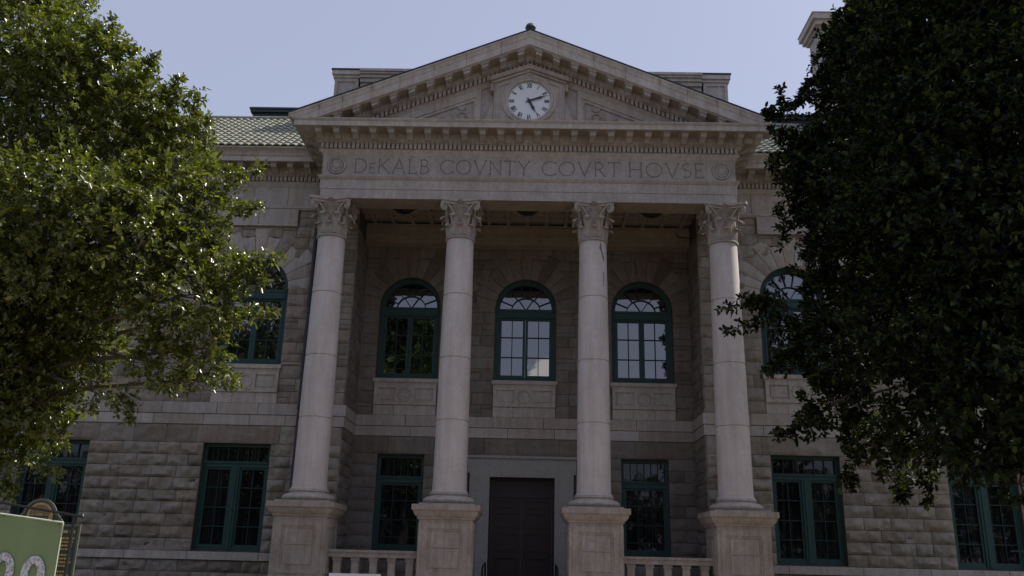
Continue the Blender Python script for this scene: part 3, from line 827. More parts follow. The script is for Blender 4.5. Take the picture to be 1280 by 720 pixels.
# hood
for sg in (-1, 1):
    mb.prism([(0, 15.235), (sg*1.26, 14.76), (sg*1.26, 14.62), (0, 15.08)], FY-.30, FY+.05); mb.prism([(0, 15.08), (sg*1.2, 14.62), (sg*1.2, 14.56), (0, 15.0)], FY-.22, FY+.05)
    mb.box(*sorted((sg*1.14, sg*1.24)), FY-.2, FY+.05, 14.3, 14.56)
    pts = [(sg*1.14, 13.0), (sg*1.5, 13.0), (sg*1.53, 13.1), (sg*1.42, 13.25), (sg*1.3, 13.6), (sg*1.14, 14.05)]
    mb.prism(pts, FY-.1, FY+.09)
clock = hb(mb, 'clock', 'smooth', smooth=0)
mb = MB(); y0 = FY-.14
mb.ring_y([(.88, y0+.02), (.87, y0-.05), (.83, y0-.08), (.79, y0-.05), (.77, y0-.03), (.75, y0-.06), (.71, y0-.06), (.685, y0-.02), (.68, y0+.07), (.66, y0+.07)], 0, CZ, 56)
hb(mb, 'clock_ring', 'trim', clock, smooth=40)
mb = MB(); mb.prism(circ(.69, 48), y0+.03, y0+.06); hb(mb, 'clock_face', 'clockface', clock, smooth=0)
mb = MB(); yn = y0+.022
nums = ['XII', 'I', 'II', 'III', 'IV', 'V', 'VI', 'VII', 'VIII', 'IX', 'X', 'XI']
for k, t in enumerate(nums):
    a = PI/2 - k*PI/6; h = .14
    wd = sum(G[c][0]*.8 for c in t)*h
    def mp_(u, v, y, a=a):
        # local: u across, v outwards
        ca, sa = math.cos(a), math.sin(a); return (v*ca + u*sa, y, CZ + v*sa - u*ca)
    word(mb, t, -wd/2, wd/2, .49, h, .022, yn, mp_, gap=.04)
for k in range(60):
    a = 2*PI*k/60; r0, r1 = (.645, .67); w = .006 if k % 5 else .012; ca, sa = math.cos(a), math.sin(a)
    ribbon(mb, [(r0*ca, CZ+r0*sa), (r1*ca, CZ+r1*sa)], w, yn, lambda u, v, y: (u, y, v))
hb(mb, 'numerals', 'numeral', clock, smooth=0)
def hand(name, ang, L, w, y, tail=.12):
    mb = MB(); a = PI/2-math.radians(ang); d = Vector((math.cos(a), math.sin(a))); q = Vector((-d.y, d.x)); c = Vector((0, CZ))
    P = [(-tail, .5), (0, .9), (L*.45, 1.0), (L*.62, 1.35), (L*.7, .7), (L, .12)]
    o = [c+d*t+q*w*s/2 for t, s in P] + [c+d*t-q*w*s/2 for t, s in reversed(P)]
    mb.prism([(p.x, p.y) for p in o], y, y+.008); hb(mb, name, 'numeral', clock, smooth=0)
hand('hour_hand', 153, .46, .075, y0-.005); hand('minute_hand', 71, .62, .06, y0-.02)
mb = MB(); mb.ring_y([(.05, y0+.03), (.05, y0-.03), (.0, y0-.035)], 0, CZ, 16); hb(mb, 'hand_boss', 'numeral', clock)
# finial
mb = MB(); mb.lathe([(.05, 16.08), (.12, 16.12), (.12, 16.2), (.07, 16.25), (.13, 16.32), (.17, 16.42), (.13, 16.52), (.05, 16.58), (0, 16.6)], 0, FY-.5, 14); mb.V = [(v[0]*1.05, v[1], v[2]) for v in mb.V]
hb(mb, 'finial', 'greendark', ped)

# ------------------------------------------------------------------ roofs, attic, chimney
def slab(name, mat, pts, th, parent=None):
    mb = MB(); n = len(pts); mb.add(pts + [(p[0], p[1], p[2]-th) for p in pts], [tuple(range(n)), tuple(range(2*n-1, n-1, -1))] + [(i, (i+1) % n, n+(i+1) % n, n+i) for i in range(n)]); return hb(mb, name, mat, parent, smooth=0)
for sg in (-1, 1):
    slab('gable_roof', 'slate', [(0, FY-.88, ZA+.045), (sg*7.46, FY-.88, ZA+.045-SL*7.46), (sg*7.46, 3.9, ZA+.045-SL*7.46), (0, 3.9, ZA+.045)], .035)
def tile_roof(x0, x1, y0, z0, y1, z1):
    mb = MB(); L = math.hypot(y1-y0, z1-z0); rows = int(L/.38); nb = int((x1-x0)/.26); W = (x1-x0)/nb
    dy, dz = (y1-y0)/L, (z1-z0)/L; ny, nz = -dz, dy
    for r in range(rows):
        s0 = r*L/rows; s1 = s0 + L/rows + .03; rr = []
        for s, lift in ((s0, .055), (s0+.001, .055), (s1, .012)):
            row = []
            for k in range(nb*8+1):
                u = k/8; f = u-math.floor(u); hgt = .055*abs(math.sin(PI*f))**.8
                jit = .008*noise.noise(Vector((math.floor(u)*3.1, r*7.7, 0)))
                row.append((x0+W*u, y0+dy*s+ny*(lift+hgt+jit), z0+dz*s+nz*(lift+hgt+jit)))
            rr.append(row)
        rr.insert(0, [(p[0], p[1]-ny*.04, p[2]-nz*.045) for p in rr[0]])
        mb.grid(rr)
    return hb(mb, 'tiled_roof', 'tile', smooth=60)
for sg in (-1, 1):
    x0, x1 = (-19, -7.3) if sg < 0 else (7.3, 19)
    tile_roof(x0, x1, 1.22, 13.12, 5.6, 16.42)
    slab('roof_deck', 'greendark', [(x0, 1.28, 13.13), (x1, 1.28, 13.13), (x1, 5.6, 16.38), (x0, 5.6, 16.38)], .06)
    mb = MB(); mb.tube([(x0, 5.6, 16.47), (x1, 5.6, 16.47)], .11, 10); hb(mb, 'ridge_cap', 'tile')
    slab('rear_roof', 'slate', [(x0, 5.6, 16.38), (x1, 5.6, 16.38), (x1, 16, 13.1), (x0, 16, 13.1)], .2)
    a, b = (-22, -21.6) if sg < 0 else (21.6, 22)
    mb = MB(); mb.box(a, b, WY+.43, 16, GROUND, 13.0); hb(mb, 'side_wall', 'smooth', smooth=0)
    # dark slate dormer behind the roof
    d0, d1 = (-11.5, -9.3) if sg < 0 else (9.3, 11.6)
    mb = MB(); mb.box(d0, d1, 7, 9.5, 14, 17.5); dr = hb(mb, 'rooftop_house', 'slate', smooth=0)
    mb = MB(); mb.box(d0-.1, d1+.1, 6.9, 9.6, 17.5, 17.62); mb.box(d0-.14, d1+.14, 6.86, 9.64, 17.62, 17.70); hb(mb, 'cap', 'greendark', dr, smooth=0)
mb = MB(); mb.box(-22, 22, 15.6, 16, GROUND, 13.0); hb(mb, 'rear_wall', 'smooth', smooth=0)
mb = MB(); mb.box(-6.5, 6.5, 4.15, 5.8, 12.1, 17.46)
mb.box(-6.5, 6.5, 4.05, 4.2, 17.3, 17.46); attic = hb(mb, 'attic_wall', 'smooth', smooth=0)
mb = MB(); mb.box(-6.5, 6.5, 3.98, 5.9, 17.46, 17.58); mb.box(-6.5, 6.5, 3.9, 5.95, 17.58, 17.66); mb.box(-6.5, 6.5, 3.84, 5.98, 17.66, 17.76); hb(mb, 'coping', 'trim', attic, smooth=0)
for sg in (-1, 1):
    c = sg*7.02; w = .46; mb = MB(); mb.box(c-w, c+w, 4.1, 5.9, 13, 17.45); mb.prism(rect(c-w+.01, c+w-.01, 15.2, 17.44), 4.06, 4.099, [rect(c-w+.12, c+w-.12, 15.35, 17.30)])
    pr = hb(mb, 'attic_pier', 'smooth', smooth=0)
    mb = MB(); mb.box(c-w-.05, c+w+.05, 4.02, 5.95, 17.45, 17.56); mb.box(c-w-.09, c+w+.09, 3.95, 6.0, 17.56, 17.74); hb(mb, 'coping', 'trim', pr, smooth=0)
    mb = MB(); mb.box(c-w-.12, c+w+.12, 3.92, 6.03, 17.74, 17.80); hb(mb, 'copper_flashing', 'slate', pr, smooth=0)
mb = MB(); mb.box(11.6, 14.2, 5.35, 6.6, 13, 20.7); ch = hb(mb, 'chimney', 'smooth', smooth=0)
mb = MB(); mb.box(11.5, 14.3, 5.25, 6.7, 20.7, 20.82); mb.box(11.38, 14.42, 5.12, 6.82, 20.82, 21.02); mb.box(11.27, 14.53, 5.0, 6.92, 21.02, 21.26); mb.box(11.24, 14.56, 4.97, 6.95, 21.26, 21.3); hb(mb, 'coping', 'trim', ch, smooth=0)

# porch ceiling with coffers and round dark medallions
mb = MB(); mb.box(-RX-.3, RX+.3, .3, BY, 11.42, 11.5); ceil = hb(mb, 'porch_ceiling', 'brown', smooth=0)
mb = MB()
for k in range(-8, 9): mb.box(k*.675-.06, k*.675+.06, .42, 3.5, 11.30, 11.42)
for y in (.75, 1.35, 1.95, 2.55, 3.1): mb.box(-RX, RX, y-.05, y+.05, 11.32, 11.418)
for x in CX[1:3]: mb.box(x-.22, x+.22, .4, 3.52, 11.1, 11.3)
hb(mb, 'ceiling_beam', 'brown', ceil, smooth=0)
for x in (-4.05, 0, 4.05):
    mb = MB(); y = 1.15
    mb.prism([(x+.62*math.cos(PI/8+PI/4*i), y+.62*math.sin(PI/8+PI/4*i)) for i in range(8)], 10.98, 11.3, [[(x+.5*math.cos(PI/8+PI/4*i), y+.5*math.sin(PI/8+PI/4*i)) for i in range(8)]], mp=lambda u, v, w: (u, v, w))
    md_ = hb(mb, 'ceiling_medallion', 'brown', ceil, smooth=0)
    mb = MB(); mb.lathe([(.42, 11.2), (.40, 10.96), (.30, 10.84), (.12, 10.76), (0, 10.75)], x, y, 8)  # black faceted bowl set inside the octagonal ring
    o = put(local(mb, OFF).build('dark_bowl', 'black', None, smooth=0), ceil); o.name = 'dark_bowl'
# porch floor, steps, balustrades
mb = MB(); mb.box(-7, 7, -.9, BY+.02, GROUND-.02, FLOOR); hb(mb, 'porch_floor', 'grey', smooth=0)
mb = MB()
for k in range(5): mb.box(-5, 5, -.9-.34*(k+1), -.9-.34*k-.001, GROUND-.02, FLOOR-.15*(k+1)+.0)
hb(mb, 'steps', 'trim', smooth=0)
for (a, b) in ((-5.31, -2.79), (2.79, 5.31)):
    mb = MB(); mb.box(a, b, -.28, .12, -.03, .10); mb.box(a, b, -.32, .16, .10, .165)
    bl = hb(mb, 'balustrade', 'ped', smooth=0)
    n = 5
    for k in range(n):
        c = a + (b-a)*(k+.5)/n; mb = MB(); mb.box(c-.10, c+.10, -.2, .04, -.62, -.031); mb.box(c-.125, c+.125, -.225, .065, -.12, -.032); hb(mb, 'baluster', 'ped', bl, smooth=0)
    mb = MB(); mb.box(a, b, -.28, .12, -.85, -.62); hb(mb, 'plinth', 'ped', bl, smooth=0)
# downpipe
mb = MB(); mb.tube([(-7.08, 2.04, GROUND), (-7.08, 2.04, 5), (-7.08, 2.04, 11.2)], .075, 10)
dp = hb(mb, 'downpipe', 'pipe')
mb = MB()
for z in (1.2, 4.4, 7.8): mb.lathe([(.09, z), (.1, z+.01), (.1, z+.07), (.09, z+.08)], -7.08, 2.04, 12); mb.box(-7.16, -7.0, 2.05, 2.2, z+.01, z+.06)
hb(mb, 'pipe_clip', 'pipe', dp)
mb = MB(); mb.tube([(5.18, 3.46, 11.1), (5.18, 3.2, 11.0), (5.2, 2.9, 10.75), (5.6, 2.6, 10.58), (5.9, 2.2, 10.57)], .02, 6); hb(mb, 'cable', 'black')

# ------------------------------------------------------------------ handrails by the door
for sg, lab in ((-1, 'black iron handrail left of the dark double door'), (1, 'black iron handrail right of the dark double door')):
    x = sg*1.03; hr = empty('handrail', (x, 1.4, FLOOR)); tag(hr, lab, 'handrail', 'handrails at the porch door')
    mb = MB(); mb.tube([(0, .02, .3), (0, .1, .5), (0, .05, .68), (0, -.1, .74), (0, -1.5, .66), (0, -2.9, .1), (0, -3.3, -.1)], .028, 8)
    put(mb.build('rail', 'black'), hr)
    for yy, z0_, z1_ in ((-.05, 0, .73), (-1.5, 0, .66), (-3.0, -.5, .06)):
        mb = MB(); mb.tube([(0, yy, z0_-.01), (0, yy, z1_)], .022, 8); put(mb.build('post', 'black'), hr)
#PART2

# ------------------------------------------------------------------ banner, marker, small signs
M['banner'] = plain('green banner cloth', (.20, .27, .13), .8, vary=.06, bump=.02, scale=2)
M['hem'] = plain('banner hem', (.55, .60, .45), .8, vary=.05)
M['gold'] = plain('faded gold lettering', (.50, .32, .14), .6, vary=.1)
M['markergreen'] = plain('dark green marker plate', (.05, .07, .05), .5)
M['markerrim'] = plain('grey green marker rim', (.13, .14, .11), .5)
M['whiteboard'] = plain('white board', (.75, .74, .76), .5, vary=.03)
def collage():
    m, nt, b = new_mat('photo collage numeral')
    tc = N(nt, 'ShaderNodeTexCoord'); v = N(nt, 'ShaderNodeTexVoronoi'); v.inputs['Scale'].default_value = 22; v.distance = 'CHEBYCHEV'
    nt.links.new(tc.outputs['Object'], v.inputs['Vector'])
    hsv = N(nt, 'ShaderNodeHueSaturation'); hsv.inputs['Saturation'].default_value = .4; hsv.inputs['Value'].default_value = .75
    nt.links.new(v.outputs['Color'], hsv.inputs['Color'])
    n = noise_node(nt, 30, 3, .6); r = ramp(nt, n.outputs['Fac'], [(.4, (.15, .15, .25)), (.55, (.65, .65, .68)), (.7, (.75, .73, .7))])
    nt.links.new(mul(nt, r.outputs['Color'], hsv.outputs['Color'], .35, 'MIX'), b.inputs['Base Color']); b.inputs['Roughness'].default_value = .7
    return m
M['collage'] = collage()
BYY = -13.0
ban = empty('banner', (-6.9, BYY, GROUND)); tag(ban, 'light green cloth banner with a collage filled number hung in front of the marker', 'banner')
BO = Vector((-6.9, BYY, GROUND))
def bb(mb, name, mat, par=ban, org=BO, **k): return put(local(mb, org).build(name, mat, None, **k), par)
def top(u): return .345 + (-.112)*(u+6.245)
mb = MB(); rows = []
for i in range(25):
    t = i/24; row = []
    for j in range(31):
        u = -7.95 + (1.705)*j/30 ; z1 = top(u) - .012*math.sin(PI*((j/30*3) % 1)); z = z1 + (-1.05 - z1)*t
        yb = BYY + .012*math.sin(j*.55)*(1-t)**2 + .008*noise.noise(Vector((u*3, z*3, 0))) + .03*math.exp(-((u+6.245)**2+(z-.35)**2)*20)
        row.append((u, yb, z))
    rows.append(row)
mb.grid(rows); mb.grid([[(p[0], p[1]+.006, p[2]) for p in r] for r in rows]); bb(mb, 'cloth', 'banner', smooth=60)
mb = MB(); mb.tube([(-7.95, BYY-.004, top(-7.95)+.004), (-7.1, BYY-.004, top(-7.1)-.0), (-6.25, BYY-.004, top(-6.25)+.002)], .013, 6); mb.tube([(-6.25, BYY-.003, .345), (-6.245, BYY-.003, -1.05)], .008, 6); bb(mb, 'hem', 'hem')
# number 200, strokes filled with photographs
mb = MB()
def zero(c, zt):
    n = 40; o = [(c+.165*math.cos(2*PI*i/n), zt-.235+.235*math.sin(2*PI*i/n)) for i in range(n)]; h = [(c+.06*math.cos(2*PI*i/n), zt-.235+.13*math.sin(2*PI*i/n)) for i in range(n)]
    mb.prism(o, BYY-.026, BYY-.022, [h])
zero(-6.545, -.10); zero(-6.975, -.065)
ribbon(mb, [(-7.60, -.10), (-7.56, -.05), (-7.48, -.03), (-7.38, -.06), (-7.35, -.14), (-7.40, -.24), (-7.58, -.42), (-7.33, -.42)], .085, BYY-.026, lambda u, v, w: (u, w, v), .004)
bb(mb, 'number', 'collage', smooth=0)
# frame: bar with finial and posts
mb = MB(); mb.tube([(-8.1, BYY+.05, .72), (-6.03, BYY+.05, .435)], .018, 8); mb.lathe([(0, .41), (.03, .42), (.035, .44), (.02, .47), (0, .475)], -6.03, BYY+.05, 10); bb(mb, 'crossbar', 'black')
for x in (-8.05, -6.14):
    mb = MB(); mb.tube([(x, BYY+.06, GROUND-.03), (x, BYY+.06, .72-(x+8.1)*.138)], .022, 8); bb(mb, 'post', 'black')
mb = MB()
for x in (-6.3, -7.1, -7.9): mb.tube([(x, BYY, top(x)-.03), (x, BYY+.02, .72-(x+8.1)*.138+.02)], .006, 5)
bb(mb, 'tie', 'black')
# historical marker behind the banner
MYY = -12.3
mk = empty('historical_marker', (-6.6, MYY, GROUND)); tag(mk, 'dark green historical marker plate with round gold crest behind the banner', 'marker sign')
MO = Vector((-6.6, MYY, GROUND))
def unb(u, z): return u, z
x1 = -6.36; x0 = -7.55; zt = .33
mb = MB(); cx = -6.98
K = [(x0, -1.0), (x1, -1.0), (x1, zt), (cx+.38, zt+.0), (cx+.30, zt+.10)] + [(cx+.245*math.cos(math.radians(a)), zt+.10+.255*math.sin(math.radians(a))) for a in range(15, 166, 10)] + [(cx-.30, zt+.10), (cx-.38, zt), (x0, zt)]
mb.prism(K, MYY, MYY+.03); plate = bb(mb, 'plate', 'markergreen', mk, MO, smooth=0)
def inset(P, c, k): return [(c[0]+(p[0]-c[0])*k, c[1]+(p[1]-c[1])*k) for p in P]
mb = MB(); rim = [(x0, -1.0), (x1, -1.0), (x1, zt), (cx+.38, zt+.0), (cx+.30, zt+.10)] + K[5:-3] + K[-3:]
ribbon(mb, K+[K[0]], .035, MYY-.012, lambda u, v, w: (u, w, v), .02); bb(mb, 'rim', 'markerrim', mk, MO, smooth=0)
mb = MB(); mb.ring_y([(.195, MYY-.002), (.19, MYY-.012), (.17, MYY-.008), (0, MYY-.008)], cx, zt+.12, 28)
for s in (-1, 1):
    for k in range(3): mb.box(cx+s*(.05+.05*k)-.012, cx+s*(.05+.05*k)+.012, MYY-.016, MYY-.008, zt+.06, zt+.15)
crest = bb(mb, 'crest', 'gold', mk, MO, smooth=30)
mb = MB()
for k in range(6): mb.ring_y([(.16-.02*k, MYY-.010), (.158-.02*k, MYY-.014), (.152-.02*k, MYY-.010)], cx, zt+.12, 20)
mb.box(cx-.14, cx+.14, MYY-.022, MYY-.0165, zt+.10, zt+.125); mb.box(cx-.17, cx+.17, MYY-.022, MYY-.0165, zt+.02, zt+.04)
bb(mb, 'crest_detail', 'markergreen', mk, MO, smooth=0)
mb = MB(); z = zt-.07; random.seed(3)
rows_ = [.05]+[.026]*22
mb.box(x1-.13, x1-.05, MYY-.008, MYY-.004, z-.04, z); mb.box(x0+.1, x1-.16, MYY-.008, MYY-.004, z-.04, z); z -= .10
for i in range(15):
    u = x0+.07
    while u < x1-.08:
        wd = random.uniform(.02, .05)
        mb.box(u, min(u+wd, x1-.05), MYY-.008, MYY-.004, z-.028, z); u += wd+.012
    z -= .05 if i % 4 != 3 else .08
bb(mb, 'lettering', 'gold', mk, MO, smooth=0)
mb = MB(); mb.tube([((x0+x1)/2, MYY+.06, GROUND-.03), ((x0+x1)/2, MYY+.06, zt)], .04, 8); bb(mb, 'post', 'markerrim', mk, MO)

# small white sign board at the foot of the picture
wb = empty('sign_board', (-3.46, -6, GROUND)); tag(wb, 'plain white sign board in front of the left balustrade', 'sign')
mb = MB(); mb.box(-.545, .545, -.01, .01, .5, 1.243); put(mb.build('board', 'whiteboard', smooth=0), wb)
for s in (-1, 1):
    mb = MB(); mb.box(s*.45-.02, s*.45+.02, .011, .05, -.02, 1.2); put(mb.build('leg', 'black', smooth=0), wb)
# bracket arm at the right edge
br = empty('lamp_bracket', (9.2, -10, GROUND)); tag(br, 'thin black iron bracket arm at the right edge before the ground floor window', 'bracket')
mb = MB(); mb.tube([(0, 0, -.02), (0, 0, 2.1)], .03, 8); put(mb.build('post', 'black'), br)
mb = MB(); mb.tube([(-.93, 0, 1.935), (0, 0, 1.95)], .014, 8); mb.tube([(-.5, 0, 1.94), (0, 0, 1.6)], .008, 6); put(mb.build('arm', 'black'), br)

# ------------------------------------------------------------------ ground
def ground_mat():
    m, nt, b = new_mat('lawn'); n = noise_node(nt, .8, 6, .7); r = ramp(nt, n.outputs['Fac'], [(.3, (.05, .06, .022)), (.7, (.10, .10, .045))])
    nt.links.new(r.outputs['Color'], b.inputs['Base Color']); b.inputs['Roughness'].default_value = .9; return m
M['lawn'] = ground_mat()
def pave_mat():
    m, nt, b = new_mat('brick paving'); tc = N(nt, 'ShaderNodeTexCoord'); br_ = N(nt, 'ShaderNodeTexBrick')
    br_.inputs['Scale'].default_value = 4; br_.inputs['Color1'].default_value = (.36, .27, .20, 1); br_.inputs['Color2'].default_value = (.32, .25, .19, 1); br_.inputs['Mortar'].default_value = (.3, .26, .22, 1)
    nt.links.new(tc.outputs['Object'], br_.inputs['Vector']); nt.links.new(br_.outputs['Color'], b.inputs['Base Color']); b.inputs['Roughness'].default_value = .85; return m
M['pave'] = pave_mat()
mb = MB(); mb.add([(-600, -600, GROUND-.03), (600, -600, GROUND-.03), (600, 600, GROUND-.03), (-600, 600, GROUND-.03)], [(0, 1, 2, 3)]); o = mb.build('ground', 'lawn', smooth=0); tag(o, kind='structure')
mb = MB(); mb.box(-8, 8, -45, -2.62, GROUND-.04, GROUND-.004); mb.box(-30, 30, -32, -20, GROUND-.04, GROUND-.0); o = mb.build('pavement', 'pave', smooth=0); tag(o, kind='structure')
mb = MB(); mb.box(-200, 200, -58, -46, GROUND-.04, GROUND-.015); o = mb.build('road', plain('asphalt', (.05, .05, .052), .85), smooth=0); tag(o, kind='structure')

# ------------------------------------------------------------------ trees
def leaf_mat(name, c0, c1, c2, trans=.25, rough=.3):
    m, nt, b = new_mat(name)
    g = N(nt, 'ShaderNodeNewGeometry'); r = ramp(nt, g.outputs['Random Per Island'], [(0, c0), (.55, c1), (.93, c2), (1.0, tuple(min(1, c*1.3) for c in c2))])
    nt.links.new(r.outputs['Color'], b.inputs['Base Color']); b.inputs['Roughness'].default_value = rough; b.inputs['IOR'].default_value = 1.5; b.inputs['Specular IOR Level'].default_value = .9 if rough < .4 else .3
    t = N(nt, 'ShaderNodeBsdfTranslucent'); mx = N(nt, 'ShaderNodeMixShader'); mx.inputs[0].default_value = trans
    c = mul(nt, r.outputs['Color'], (1.9, 2.1, .7)); nt.links.new(c, t.inputs['Color'])
    nt.links.new(b.outputs['BSDF'], mx.inputs[1]); nt.links.new(t.outputs['BSDF'], mx.inputs[2])
    out = nt.nodes['Material Output']; nt.links.new(mx.outputs['Shader'], out.inputs['Surface'])
    return m
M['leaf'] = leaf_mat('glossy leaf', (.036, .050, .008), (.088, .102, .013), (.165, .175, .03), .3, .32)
M['leafshade'] = leaf_mat('leaf with shade in colour', (.004, .007, .002), (.008, .014, .003), (.05, .065, .012), .22, .62)  # leaf darkened so its colour carries the tree's shaded side
M['leaffar'] = leaf_mat('distant leaf', (.03, .05, .015), (.05, .075, .02), (.07, .10, .03), .2, .6)
M['bark'] = stone('bark', (.10, .085, .07), .3, .4, bump=.6, bscale=18, island=False)

def leaves_mesh(name, P, D, Nn, L, W, mat, parent=None, org=(0, 0, 0)):
    """P base points, D directions, Nn normals, L lengths, W widths (numpy arrays): one folded leaf each"""
    S_ = np.cross(D, Nn); S_ /= np.linalg.norm(S_, axis=1)[:, None]+1e-9
    Nn = np.cross(S_, D)
    L = L[:, None]; W = W[:, None]
    v0 = P; v3 = P + D*L - Nn*L*.10
    l1 = P + D*L*.30 + S_*W*.46 + Nn*W*.16; l2 = P + D*L*.70 + S_*W*.40 + Nn*W*.12 - Nn*L*.02
    r1 = P + D*L*.30 - S_*W*.46 + Nn*W*.16; r2 = P + D*L*.70 - S_*W*.40 + Nn*W*.12 - Nn*L*.02
    n = len(P); V = np.stack([v0, l1, l2, v3, r2, r1], 1).reshape(-1, 3) - np.array(org)
    b = (np.arange(n)*6)[:, None]
    F = np.concatenate([b+np.array([0, 1, 2, 3]), b+np.array([0, 3, 4, 5])], 1).reshape(-1)
    me = bpy.data.meshes.new(name); me.vertices.add(len(V)); me.vertices.foreach_set('co', V.astype(np.float32).ravel())
    me.loops.add(len(F)); me.loops.foreach_set('vertex_index', F.astype(np.int32))
    nf = len(F)//4; me.polygons.add(nf); me.polygons.foreach_set('loop_start', (np.arange(nf)*4).astype(np.int32))
    me.update(calc_edges=True); me.validate()
    me.materials.append(M[mat]); o = bpy.data.objects.new(name, me); COL.objects.link(o)
    if parent: put(o, parent)
    return o
def unit(a): return a/(np.linalg.norm(a, axis=-1, keepdims=True)+1e-9)
def twigs(c, r, dens, inner, rs):
    """leaf sprays through the outer shell of one clump"""
    n = int(dens*r*r); u = unit(rs.normal(size=(n, 3)))
    rad = r*(1 - inner*rs.random(n)**1.5)
    lump = 1 + .16*np.sin(u[:, 0]*5+c[0]*3)*np.sin(u[:, 1]*4+c[2]) + .14*np.sin(u[:, 2]*7+c[1]*5+u[:, 0]*3)
    p = np.array(c) + u*(rad*lump)[:, None]*np.array([1, 1, .9])
    d = unit(u + rs.normal(size=(n, 3))*.55 + np.array([0, 0, .25]))
    return p, d
def spray(p, d, nl, ln, rs, lsize):
    n = len(p); P = []; D = []; NN = []
    side = unit(np.cross(d, rs.normal(size=(n, 3)))); up = np.cross(side, d)
    for k in range(nl):
        t = (k+.4)/nl; a = k*2.4 + rs.random(n)*.8
        off = side*np.cos(a)[:, None] + up*np.sin(a)[:, None]
        base = p + d*(ln*t) + np.array([0, 0, -.04])*t*t
        dd = unit(d*(.35+.5*t) + off*.8 + rs.normal(size=(n, 3))*.18)
        P.append(base); D.append(dd); NN.append(unit(np.array([0, 0, 1.])*.8 + d*.5 + rs.normal(size=(n, 3))*.35))
    P = np.concatenate(P); D = np.concatenate(D); NN = np.concatenate(NN)
    L = lsize*(.55+.75*rs.random(len(P))); return P, D, NN, L, L*.56
def make_tree(name, blobs, sprigs, trunk, label, cat, mat, dens, seed, lsize=.10, nl=9, group=None):
    rs = np.random.default_rng(seed); org = trunk[0]
    root = empty(name, org); tag(root, label, cat, group)
    A = []
    for (x, y, z, r) in blobs:
        p, d = twigs((x, y, z), r, dens, .35, rs); A.append(spray(p, d, nl, .22, rs, lsize))
        p, d = twigs((x, y, z), r*.72, dens*.28, .6, rs); A.append(spray(p, d, 7, .3, rs, lsize*1.9))
    for (a, b) in sprigs:
        a = np.array(a); b = np.array(b); n = 12
        for k in range(n):
            t = k/(n-1); q = a*(1-t)+b*t
            k2 = 3 if t < .5 else 2; p = np.repeat(q[None], k2, 0) + rs.normal(size=(k2, 3))*.13*(1-t); d = unit((b-a)[None] + rs.normal(size=(k2, 3))*np.linalg.norm(b-a)*.65)
            A.append(spray(p, d, 6, .20, rs, lsize*1.1))
    X = [np.concatenate([a[i] for a in A]) for i in range(5)]
    leaves_mesh('crown', *X, mat, root, org)
    mb = MB(); O = Vector(org); T = [Vector(t) for t in trunk]
    mb.tube([t-O for t in T], [.26*(1-.5*i/(len(T)-1)) for i in range(len(T))], 12); put(mb.build('trunk', 'bark'), root)
    random.seed(seed)
    for (x, y, z, r) in blobs:
        e = Vector((x, y, z)); s0 = T[-1] if z > T[-1].z else T[-2].lerp(T[-1], random.random()); m_ = s0.lerp(e, .5) + Vector((random.uniform(-.3, .3), random.uniform(-.3, .3), .25))
        mb = MB(); mb.tube([s0-O, s0.lerp(m_, .5)-O, m_-O, e-O], [.10, .075, .05, .022], 7)
        for k in range(7):
            dv = Vector((random.gauss(0, 1), random.gauss(0, 1), random.gauss(0, 1))).normalized()*r*.95; mid = e+dv*.5+Vector((0, 0, -.05))
            mb.tube([e-O, mid-O, e+dv-O], [.018, .011, .004], 5)
        put(mb.build('limb', 'bark'), root)
    for (a, b) in sprigs:
        mb = MB(); a = Vector(a); b = Vector(b); mb.tube([a-O, a.lerp(b, .5)+Vector((0, 0, .03))-O, b-O], [.014, .009, .004], 5); put(mb.build('branch', 'bark'), root)
    return root
LB = [
    (-11.47, -8.50, 10.77, 1.68),
    (-10.08, -8.80, 9.41, 1.53),
    (-8.52, -9.00, 8.37, 1.23),
    (-7.52, -9.00, 7.93, 0.84),
    (-9.02, -10.20, 5.82, 1.64),
    (-7.61, -10.00, 5.93, 1.42),
    (-6.61, -9.40, 6.35, 0.80),
    (-6.45, -9.40, 7.13, 0.48),
    (-5.90, -9.40, 5.28, 0.56),
    (-5.79, -9.30, 4.50, 0.34),
    (-6.51, -9.60, 4.64, 0.96),
    (-5.96, -9.30, 3.71, 0.34),
    (-8.72, -9.20, 4.72, 0.99),
    (-9.93, -8.70, 3.85, 1.24),
    (-9.31, -8.70, 2.67, 0.67),
    (-6.87, -9.20, 3.40, 0.55),
    (-10.01, -8.20, 1.95, 0.48),
    (-11.71, -8.50, 7.54, 1.68),
    (-11.70, -8.50, 4.36, 2.25),
    (-11.71, -8.50, 13.00, 1.46),
    (-6.14, -9.20, 3.11, 0.18),
    (-8.11, -9.00, 2.87, 0.28),
    (-8.77, -8.80, 2.13, 0.25),
    (-9.14, -9.30, 9.90, 0.82),
    (-7.87, -9.30, 8.87, 0.64),
    (-9.33, -9.30, 5.33, 0.76),
    (-9.93, -9.20, 4.86, 0.92),
    (-10.08, -8.00, 3.85, 0.96),
    (-10.46, -8.00, 2.85, 1.11),
    (-11.13, -8.00, 2.51, 1.27),
    (-8.47, -8.60, 3.90, 0.53),
    (-9.58, -8.50, 4.40, 1.11),
]
